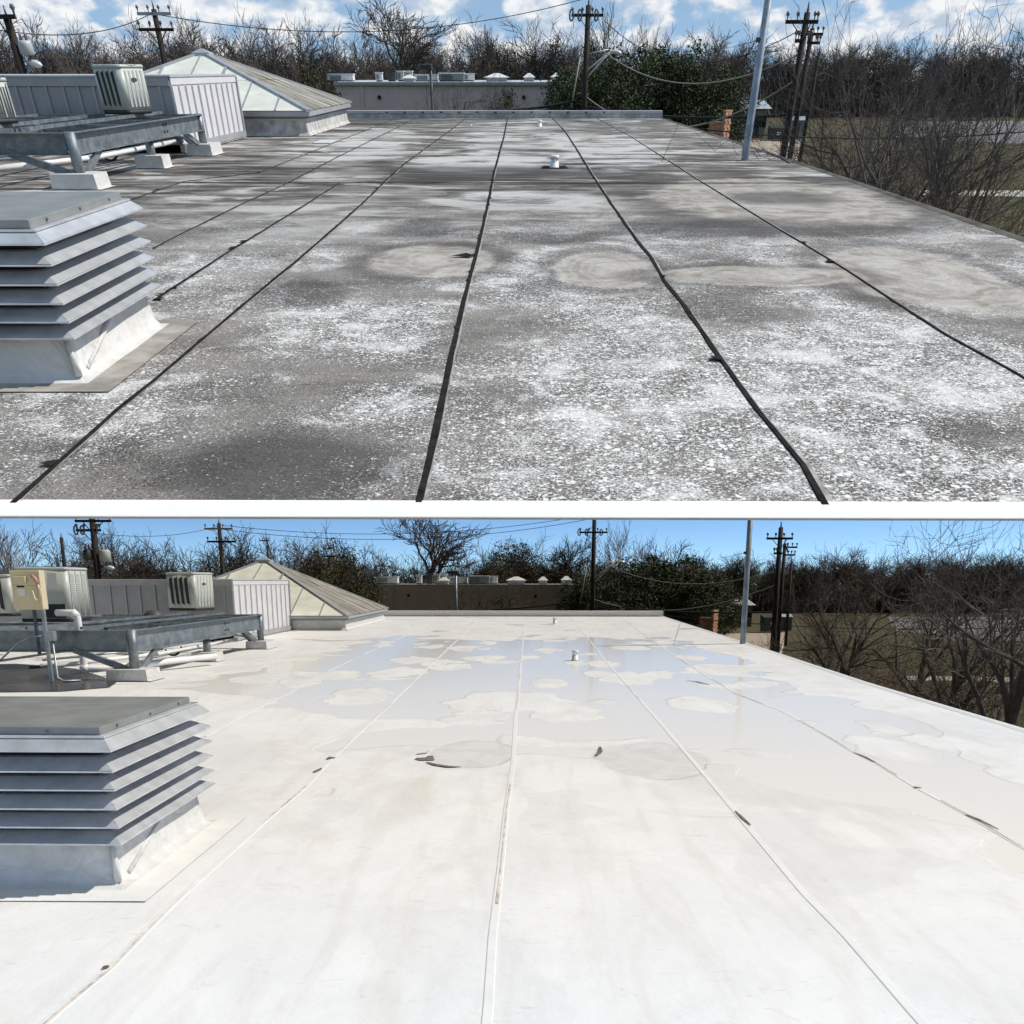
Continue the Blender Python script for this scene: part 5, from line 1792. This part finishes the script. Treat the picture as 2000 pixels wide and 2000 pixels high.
car(U, 1600, 210, M_['car_silver'], .3, 'silver car parked behind the dark poles beyond the stained roof', True)
car(U, 1985, 222, M_['car_dark'], .1, 'dark blue car at the right picture edge beyond the stained roof', True)
car(U, 1875, 224, M_['car_silver'], .2, 'silver car seen through the bare trees beyond the stained roof')
car(L, 1556, 1196, M_['car_white'], .3, 'white van parked behind the dark poles beyond the white roof', True)
car(L, 1530, 1191, M_['car_silver'], .2, 'silver car just left of the white van beyond the white roof')
car(L, 1965, 1210, M_['car_silver'], .15, 'silver van in the car park at the right picture edge beyond the white roof', True)
car(L, 1900, 1196, M_['car_white'], .1, 'white car seen through the bare trees beyond the white roof')
car(L, 1958, 1192, M_['car_dark'], .1, 'dark car behind the silver van beyond the white roof', True)


# ------------------------------------------------------------------ trees
def grow(seed, H, r0, levels, nchild, ang, ratio, trunk_f, up, wig, minr=.012, bush=False):
    """returns segments [(p0, p1, r0, r1, level)]"""
    rg = random.Random(seed)
    segs = []

    def rec(p, d, ln, r, lv):
        n = 5 if lv == 0 else (4 if lv < 3 else 3)
        st = ln / n
        pts = [p]
        rs = [r]
        for i in range(n):
            d = (d + Vector((rg.gauss(0, wig), rg.gauss(0, wig), rg.gauss(0, wig) + up * (0 if lv == 0 else 1)))).normalized()
            p = p + d * st
            r1 = max(minr * .6, r * (1 - .52 * (i + 1) / n))
            segs.append((pts[-1], p, rs[-1], r1, lv))
            pts.append(p); rs.append(r1)
            if lv < levels:
                start = trunk_f if lv == 0 else .25
                if (i + 1) / n >= start:
                    k = int(nchild[lv]) + (1 if rg.random() < nchild[lv] % 1 else 0)
                    for _ in range(k):
                        a = rad(rg.uniform(*ang))
                        ax = d.orthogonal().normalized()
                        ax.rotate(Matrix.Rotation(rg.uniform(0, 2 * math.pi), 3, d))
                        nd_ = (d * math.cos(a) + ax * math.sin(a)).normalized()
                        if nd_.z < -.25: nd_.z *= -.4
                        rec(p, nd_.normalized(), ln * ratio * rg.uniform(.7, 1.15), max(minr, r1 * rg.uniform(.5, .75)), lv + 1)
    if bush:
        for _ in range(bush):
            a = rg.uniform(0, 6.28); t = rad(rg.uniform(8, 40))
            rec(Vector((rg.uniform(-.15, .15), rg.uniform(-.15, .15), 0)), Vector((math.sin(t) * math.cos(a), math.sin(t) * math.sin(a), math.cos(t))), H * .55 * rg.uniform(.7, 1.1), r0 * rg.uniform(.6, 1), 0)
    else:
        rec(Vector((0, 0, 0)), Vector((rg.gauss(0, .04), rg.gauss(0, .04), 1)).normalized(), H * .5, r0, 0)
    zmax = sorted(s[1].z for s in segs)[int(len(segs) * .975)]    # the odd whip may stand higher
    k = H / zmax
    return [(a * k, b * k, ra, rb, lv) for a, b, ra, rb, lv in segs]


def seg_mesh(name, segs, m, k=3):
    N = len(segs)
    V = np.zeros((N, 2 * k, 3)); Fc = np.zeros((N, k, 4), dtype=np.int64)
    for i, (a, b, ra, rb, lv) in enumerate(segs):
        d = b - a
        x = d.orthogonal().normalized(); y = d.normalized().cross(x)
        for j in range(k):
            t = 2 * math.pi * j / k
            o = x * math.cos(t) + y * math.sin(t)
            V[i, j] = a + o * ra
            V[i, k + j] = b + o * rb
        for j in range(k):
            q = (j + 1) % k
            Fc[i, j] = (2 * k * i + j, 2 * k * i + q, 2 * k * i + k + q, 2 * k * i + k + j)
    me = bpy.data.meshes.new(name)
    me.from_pydata(V.reshape(-1, 3).tolist(), [], Fc.reshape(-1, 4).tolist())
    me.materials.append(m)
    return me


def leaf_mesh(name, seed, H, W, n_cl, n_leaf, size, m, z0=.15, shape=1.0):
    rg = np.random.RandomState(seed)
    cs = []
    while len(cs) < n_cl:
        p = rg.uniform(-1, 1, 3)
        if np.linalg.norm(p) < 1 and np.linalg.norm(p) > .35:
            lump = 1 + .22 * math.sin(p[0] * 5 + seed) * math.cos(p[1] * 4 + p[2] * 3)
            cs.append(p * lump)
    V, Fc = [], []
    cz = H * (z0 + (1 - z0) / 2); rz_ = H * (1 - z0) / 2
    for c in cs:
        c = np.array((c[0] * W / 2, c[1] * W / 2, cz + c[2] * rz_))
        rad_ = W * rg.uniform(.035, .085)
        P_ = c + rg.normal(0, 1, (n_leaf, 3)) * rad_ * np.array((1, 1, .75))
        for p in P_:
            u = rg.normal(0, 1, 3); u /= np.linalg.norm(u)
            v = np.cross(u, rg.normal(0, 1, 3)); v /= np.linalg.norm(v)
            s = size * rg.uniform(.6, 1.4)
            n = len(V)
            V += [tuple(p - u * s * .5), tuple(p + v * s * .28), tuple(p + u * s * .5), tuple(p - v * s * .28)]
            Fc.append((n, n + 1, n + 2, n + 3))
    zmin = min(v[2] for v in V)
    me = bpy.data.meshes.new(name)
    me.from_pydata(V, [], Fc)
    me.materials.append(m)
    return me


SRC = {}


def src_tree(key, segs, m_trunk, m_twig, kt=7, leaf=None, split=1):
    tr = [s for s in segs if s[4] <= split]
    tw = [s for s in segs if s[4] > split]
    SRC[key] = (seg_mesh(key + '_trunk', tr, m_trunk, kt), seg_mesh(key + '_branches', tw, m_twig, 3) if tw else None, leaf, sorted(s[1].z for s in segs)[int(len(segs) * .975)])
    print('tree', key, len(segs))


for i in range(5):
    src_tree('bare%d' % i, grow(20 + i, 10, .27, 4, [1.7, 1.5, 1.2, 1.1], (22, 55), .66, .35, .05, .14, .030), M_['bark'], M_['twig'], 6)
for i in range(2):
    src_tree('pale%d' % i, grow(60 + i, 10, .15, 4, [1.8, 1.5, 1.3, 1.1], (16, 38), .66, .3, .10, .09, .020), M_['bark_pale'], M_['bark_pale'], 6)
for i in range(3):
    src_tree('dome%d' % i, grow(40 + i, 9, .22, 4, [2.2, 1.8, 1.5, 1.3], (20, 48), .66, .3, .06, .10, .022), M_['bark'], M_['twig'], 6,
             leaf_mesh('dome%d_leaf' % i, 5 + i, 7.6, 7.0, 150, 90, .15, M_['brush'], .2))
M_['brush_green'] = mat('budding_brush', None, (.105, .098, .050), .95, var=.45, vs=.25, rnd=.25)
for i in range(3):                           # later in the season the crowns are budding
    t_, b_, lf_, h_ = SRC['dome%d' % i]
    lf_ = lf_.copy(); lf_.materials.clear(); lf_.materials.append(M_['brush_green'])
    SRC['domeg%d' % i] = (t_, b_, lf_, h_)
src_tree('oak', grow(91, 12, .62, 5, [4.4, 1.4, 1.3, 1.1, 1.0], (16, 50), .68, .9, .02, .15, .030), M_['bark'], M_['twig'], 9, None, 2)
for i in range(3):
    src_tree('near%d' % i, grow(100 + i * 3, 7, .20, 5, [1.5, 1.3, 1.15, 1.0, .75], (22, 55), .68, .2, .035, .14, .006), M_['bark'], M_['bark'], 8, None, 1)
for i in range(2):
    M_['bark_tan'] = M_.get('bark_tan') or mat('tan_brown_stems', None, (.155, .112, .078), .95, var=.3, vs=2, rnd=.25)
    src_tree('thicket%d' % i, grow(130 + i, 4.5, .03, 3, [1.1, 1.0, .8], (18, 55), .64, .2, .03, .16, .006, bush=6), M_['bark_tan'], M_['bark_tan'], 4)
for i in range(3):
    lf = leaf_mesh('ever%d_leaf' % i, 30 + i, 7.6, 6.8, 130, 130, .19, M_['leaf'], .04)
    src_tree('ever%d' % i, grow(150 + i, 7, .2, 2, [3, 3, 2], (25, 60), .6, .25, .05, .1), M_['bark'], M_['bark'], 7, lf)
for i in range(2):
    lf = leaf_mesh('olive%d_leaf' % i, 50 + i, 7.6, 5.8, 110, 80, .17, M_['leaf_olive'], .10)
    src_tree('olive%d' % i, grow(170 + i, 7.6, .18, 3, [3, 2, 2], (20, 55), .62, .25, .06, .1), M_['bark'], M_['twig'], 7, lf)


def tree(P, key, px, ytop, Y, label, group=None, name='bare_tree', wx=1.0, rz=None, cat='tree', base=None):
    trunk, tw, leaf, H0 = SRC[key]
    top = P.y(px, ytop, Y)
    h = top.z - GZ
    s = h / H0
    o = empty(P, name, (top.x, Y, GZ), label, cat, group)
    o.rotation_euler = (0, 0, RND.uniform(0, 6.28) if rz is None else rz)
    o.scale = (s * wx, s * wx, s)
    for nm, me in (('trunk', trunk), ('branches', tw), ('crown', leaf)):
        if me is None: continue
        ob = bpy.data.objects.new(nm, me)
        P.coll.objects.link(ob)
        ob.parent = o
    return o


ORD = ['first', 'second', 'third', 'fourth', 'fifth', 'sixth', 'seventh', 'eighth', 'ninth', 'tenth', 'eleventh', 'twelfth', 'thirteenth', 'fourteenth']


def beside(xs, marks, x):
    """names a treeline tree by the landmark it stands right of"""
    lo = max((m for m in marks if m[0] <= x), default=marks[0])
    nxt = min((m[0] for m in marks if m[0] > lo[0]), default=9999)
    row = sorted(v for v in xs if lo[0] <= v < nxt or (lo is marks[0] and v < nxt))
    return ORD[row.index(x)], lo[1]


def forest(P, D, where):
    g = 'bare trees in the far treeline beyond the ' + where
    xs = [b_[0] for b_ in D['bare']]
    for i, (x, yt) in enumerate(D['bare']):
        tree(P, 'bare%d' % (i % 5), x, yt, (D['Y'] if x < 1430 else 168) + (i * 37 % 23) - 8, '%s leafless treeline tree right of the %s, %s view' % (*beside(xs, D['marks'], x), where), g, wx=RND.uniform(.8, 1.1))
    # second, lower rank behind that closes the treeline
    lab2 = 'low leafless tree in the rear rank of the treeline beyond the ' + where
    for i in range(50):
        x = -40 + i * 42 + RND.uniform(-14, 14)
        dk = 'dome' if P is U else 'domeg'
        tree(P, dk + '%d' % (i % 3) if i % 2 else 'bare%d' % (i % 5), x, D['hor'] - (RND.uniform(26, 48) if P is U or x > 1000 else RND.uniform(20, 38)), (D['Y'] if x < 1430 else 172) + 34 + RND.uniform(-6, 14), lab2, 'rear rank of the treeline beyond the ' + where, wx=1.3)
    for i, (x, yt, Y, wx, lb) in enumerate(D['dome']):
        tree(P, ('dome%d' if P is U else 'domeg%d') % (i % 3), x, yt, Y, lb + where, name='dome_tree', wx=wx)
    for i, (x, yt, lb) in enumerate(D['pale']):
        tree(P, 'pale%d' % (i % 2), x, yt, D['Y'] - 18, lb + where, name='pale_bare_tree', wx=.95 if i == 0 else .6)
    x, yt = D['oak']
    tree(P, 'oak', x, yt, 108, 'tallest bare oak rising above the far building beyond the ' + where, name='oak_tree', wx=D.get('oakw', 1.0), rz=D.get('oakrz', .6))
    for i, (x, yt, Y, wx, lb) in enumerate(D['ever']):
        tree(P, 'ever%d' % (i % 3), x, yt, Y, lb + where, name='evergreen_tree', wx=wx)
    for i, (x, yt, Y, wx, lb) in enumerate(D['olive']):
        tree(P, 'olive%d' % (i % 2), x, yt, Y, lb + where, name='olive_tree', wx=wx)
    for i, (x, yt, Y, wx, k, lb) in enumerate(D['near']):
        tree(P, k, x, yt, Y, lb + where, name='bare_tree', wx=wx, rz=i * 1.7 + .4)
    for i, (x, yt, Y, wx) in enumerate(D['thicket']):
        tree(P, 'thicket%d' % (i % 2), x, yt, Y, ORD[i] + ' leafless shrub from the wooden poles along the right edge of the ' + where, 'leafless shrubs along the right edge of the ' + where, name='bare_shrub', wx=wx, cat='shrub')


forest(U, dict(
    marks=[(-99, 'left picture edge'), (36, 'transformer pole'), (313, 'two-arm pole'), (433, 'skylight peak'), (748, 'tallest oak'), (1145, 'street lamp pole'), (1475, 'steel pole')],
    Y=118, hor=134.6,
    bare=[(-20, 60), (20, 48), (47, 54), (72, 52), (100, 66), (123, 69), (152, 80), (196, 66), (232, 84), (262, 58), (300, 80), (328, 70), (352, 46), (378, 56), (405, 84), (431, 58), (467, 54), (500, 56), (520, 60), (543, 56), (565, 66), (596, 84),
          (629, 80), (650, 72), (669, 69), (703, 88), (803, 90), (830, 92), (854, 87), (880, 84), (897, 76), (926, 83), (1240, 86), (1300, 88), (1625, 96), (1680, 90), (1735, 88), (1790, 84), (1850, 80), (1905, 82), (1960, 78), (2010, 76)],
    dome=[(980, 62, 126, 1.0, 'left of two dark domed trees behind the far building beyond the '), (1070, 56, 124, 1.15, 'larger dark domed tree behind the far building beyond the '),
          (1385, 74, 96, 1.25, 'dark domed tree behind the evergreens left of the steel pole beyond the '), (1455, 110, 178, .9, 'low domed tree just left of the steel pole beyond the '),
          (1545, 100, 178, 1.1, 'domed tree behind the three dark poles beyond the '), (1650, 98, 175, 1.2, 'domed tree right of the three dark poles beyond the '),
          (1735, 86, 179, 1.2, 'domed tree behind the fork of the nearest bare tree beyond the '), (1840, 100, 176, 1.3, 'domed tree at mid right behind the bare trees beyond the '), (1940, 92, 177, 1.3, 'rightmost domed tree behind the bare trees beyond the ')],
    pale=[(1187, 30, 'larger pale bare tree right of the lamp pole beyond the '), (1274, 54, 'slimmer pale bare tree right of the lamp pole beyond the ')],
    oak=(748, 12), oakw=1.15, oakrz=2.0,
    ever=[(1150, 128, 74, .95, 'evergreen behind the lamp pole beyond the '), (1215, 112, 78, 1.0, 'evergreen right of the lamp pole beyond the '), (1290, 116, 80, 1.1, 'evergreen in the middle of the evergreen row beyond the '),
          (1365, 124, 80, 1.05, 'evergreen above the brick enclosure beyond the '), (1420, 150, 84, .9, 'low evergreen left of the steel pole beyond the '), (1120, 170, 72, .8, 'low evergreen left of the lamp pole beyond the ')],
    olive=[(612, 128, 62, .85, 'olive-brown tree right behind the skylight peak of the '), (985, 172, 62, .62, 'small olive bush before the far building by the ')],
    near=[(860, 152, 60, 1.15, 'near1', 'small spreading bare tree before the far building by the '),
          (1750, 104, 27, .85, 'near0', 'nearest bare tree with forked trunk right of the '), (1915, 98, 23, .8, 'near1', 'bare tree at the right picture edge beside the '),
          (1840, 132, 34, .95, 'near2', 'bare tree between the forked one and the picture edge beside the '), (1720, 146, 38, .8, 'near1', 'bare tree right of the dark poles beside the '),
          (2015, 52, 20, .85, 'near2', 'bare tree reaching in from the right picture edge beside the ')],
    thicket=[(1640, 280, 40, 1.1), (1715, 290, 32, 1.3), (1780, 300, 29, 1.3), (1840, 285, 27, 1.3), (1890, 300, 24, 1.3), (1950, 310, 22, 1.2), (1995, 295, 22, 1.2)]),
       'stained roof')

forest(L, dict(
    marks=[(-99, 'left picture edge'), (186, 'transformer pole'), (432, 'two-arm pole'), (543, 'skylight peak'), (812, 'tallest oak'), (1159, 'street lamp pole'), (1460, 'steel pole')],
    Y=118, hor=1135.6,
    bare=[(-20, 1070), (122, 1052), (145, 1054), (165, 1066), (233, 1048), (255, 1060), (274, 1062), (300, 1074), (331, 1064), (355, 1076), (388, 1052), (414, 1066), (455, 1075), (479, 1046), (505, 1070), (540, 1062), (558, 1058), (592, 1056),
          (612, 1070), (700, 1080), (725, 1074), (745, 1078), (880, 1082), (905, 1072), (932, 1074), (955, 1080), (978, 1076), (1240, 1086), (1290, 1088), (1600, 1092), (1680, 1092), (1740, 1090), (1800, 1086), (1860, 1084), (1920, 1086), (1975, 1084)],
    dome=[(1085, 1058, 124, 1.15, 'larger dark domed tree behind the far building beyond the '),
          (1355, 1072, 96, 1.2, 'dark domed tree behind the evergreens left of the steel pole beyond the '), (1420, 1094, 179, .9, 'low domed tree just left of the steel pole beyond the '),
          (1490, 1096, 177, 1.1, 'domed tree behind the three dark poles beyond the '), (1580, 1094, 177, 1.2, 'domed tree right of the three dark poles beyond the '),
          (1655, 1078, 180, 1.2, 'domed tree behind the fork of the nearest bare tree beyond the '), (1770, 1092, 178, 1.3, 'domed tree at mid right behind the bare trees beyond the '), (1860, 1090, 178, 1.3, 'domed tree near the right behind the bare trees beyond the '), (1955, 1086, 174, 1.3, 'rightmost domed tree behind the bare trees beyond the ')],
    pale=[(1194, 1038, 'larger pale bare tree right of the lamp pole beyond the '), (1269, 1060, 'slimmer pale bare tree right of the lamp pole beyond the ')],
    oak=(812, 1005), oakw=1.1, oakrz=2.0,
    ever=[(1160, 1130, 76, .95, 'evergreen behind the lamp pole beyond the '), (1225, 1108, 80, 1.0, 'evergreen right of the lamp pole beyond the '), (1290, 1104, 84, 1.15, 'evergreen in the middle of the evergreen row beyond the '),
          (1350, 1116, 82, 1.05, 'evergreen above the brick enclosure beyond the '), (1400, 1134, 86, .9, 'low evergreen left of the steel pole beyond the '), (1128, 1152, 74, .7, 'low evergreen left of the lamp pole beyond the ')],
    olive=[(640, 1062, 100, .95, 'olive tree rising right of the skylight peak beyond the '), (675, 1086, 70, .8, 'olive-brown tree at the right skylight slope of the '), (1005, 1062, 126, 1.1, 'olive tree left of the domed tree behind the far building beyond the '),
           (985, 1160, 66, .6, 'small olive bush before the far building by the '), (965, 1088, 116, .8, 'low olive tree at the back of the far building beyond the ')],
    near=[(915, 1143, 62, 1.15, 'near1', 'small spreading bare tree before the far building by the '), (56, 1016, 70, 1.1, 'pale0', 'bare round-crowned tree at the far left over the '),
          (1695, 1094, 30, .85, 'near0', 'nearest bare tree with forked trunk right of the '), (1912, 1094, 27, .8, 'near1', 'bare tree at the right picture edge beside the '),
          (1810, 1112, 38, .95, 'near2', 'bare tree between the forked one and the picture edge beside the '), (1632, 1122, 42, .75, 'near1', 'bare tree right of the dark poles beside the '),
          (2020, 1030, 22, .85, 'near2', 'bare tree reaching in from the right picture edge beside the ')],
    thicket=[(1605, 1240, 42, 1.1), (1660, 1242, 36, 1.2), (1730, 1255, 33, 1.3), (1790, 1265, 30, 1.3), (1860, 1280, 27, 1.2), (1920, 1270, 25, 1.3), (1985, 1275, 24, 1.2)]),
       'white roof')


# ------------------------------------------------------------------ brush and grass nobody could count
def brush(P, name, label, n, xr, yr, h, size, m, seed, dens=None):
    rg = np.random.RandomState(seed)
    V, Fc = [], []
    for i in range(n):
        x, y = rg.uniform(*xr), yr[0] + (yr[1] - yr[0]) * rg.rand() ** 1.3
        if dens and not dens(x, y): continue
        hh = h * rg.uniform(.25, 1.0)
        a = rg.uniform(0, 6.28)
        lean = rg.normal(0, .35, 2) * hh
        w = size * rg.uniform(.5, 1.3)
        dx, dy = math.cos(a) * w, math.sin(a) * w
        q = len(V)
        V += [(x - dx, y - dy, GZ), (x + dx, y + dy, GZ), (x + lean[0], y + lean[1], GZ + hh)]
        Fc.append((q, q + 1, q + 2))
    me = bpy.data.meshes.new(name)
    me.from_pydata(V, [], Fc)
    me.materials.append(m)
    o = bpy.data.objects.new(name, me)
    P.coll.objects.link(o)
    return tag(o, label, name.replace('_', ' '), kind='stuff')


for P, w in ((U, 'stained roof'), (L, 'white roof')):
    brush(P, 'undergrowth', 'dark winter undergrowth at the foot of the treeline beyond the ' + w, 44000, (-130, 150), (112, 200), 5.0, .22, M_['brush'], 4, lambda x, y: x < .20 * y or y > 172)
    brush(P, 'dry_grass', 'dry winter grass and weeds right of the ' + w, 30000, (8, 60), (20, 90), .28, .02, M_['grass'], 6)

# ------------------------------------------------------------------ tip the stained-roof place into its stand
for o in list(U.coll.objects):
    if o.parent is None:
        o.matrix_basis = UM @ o.matrix_basis
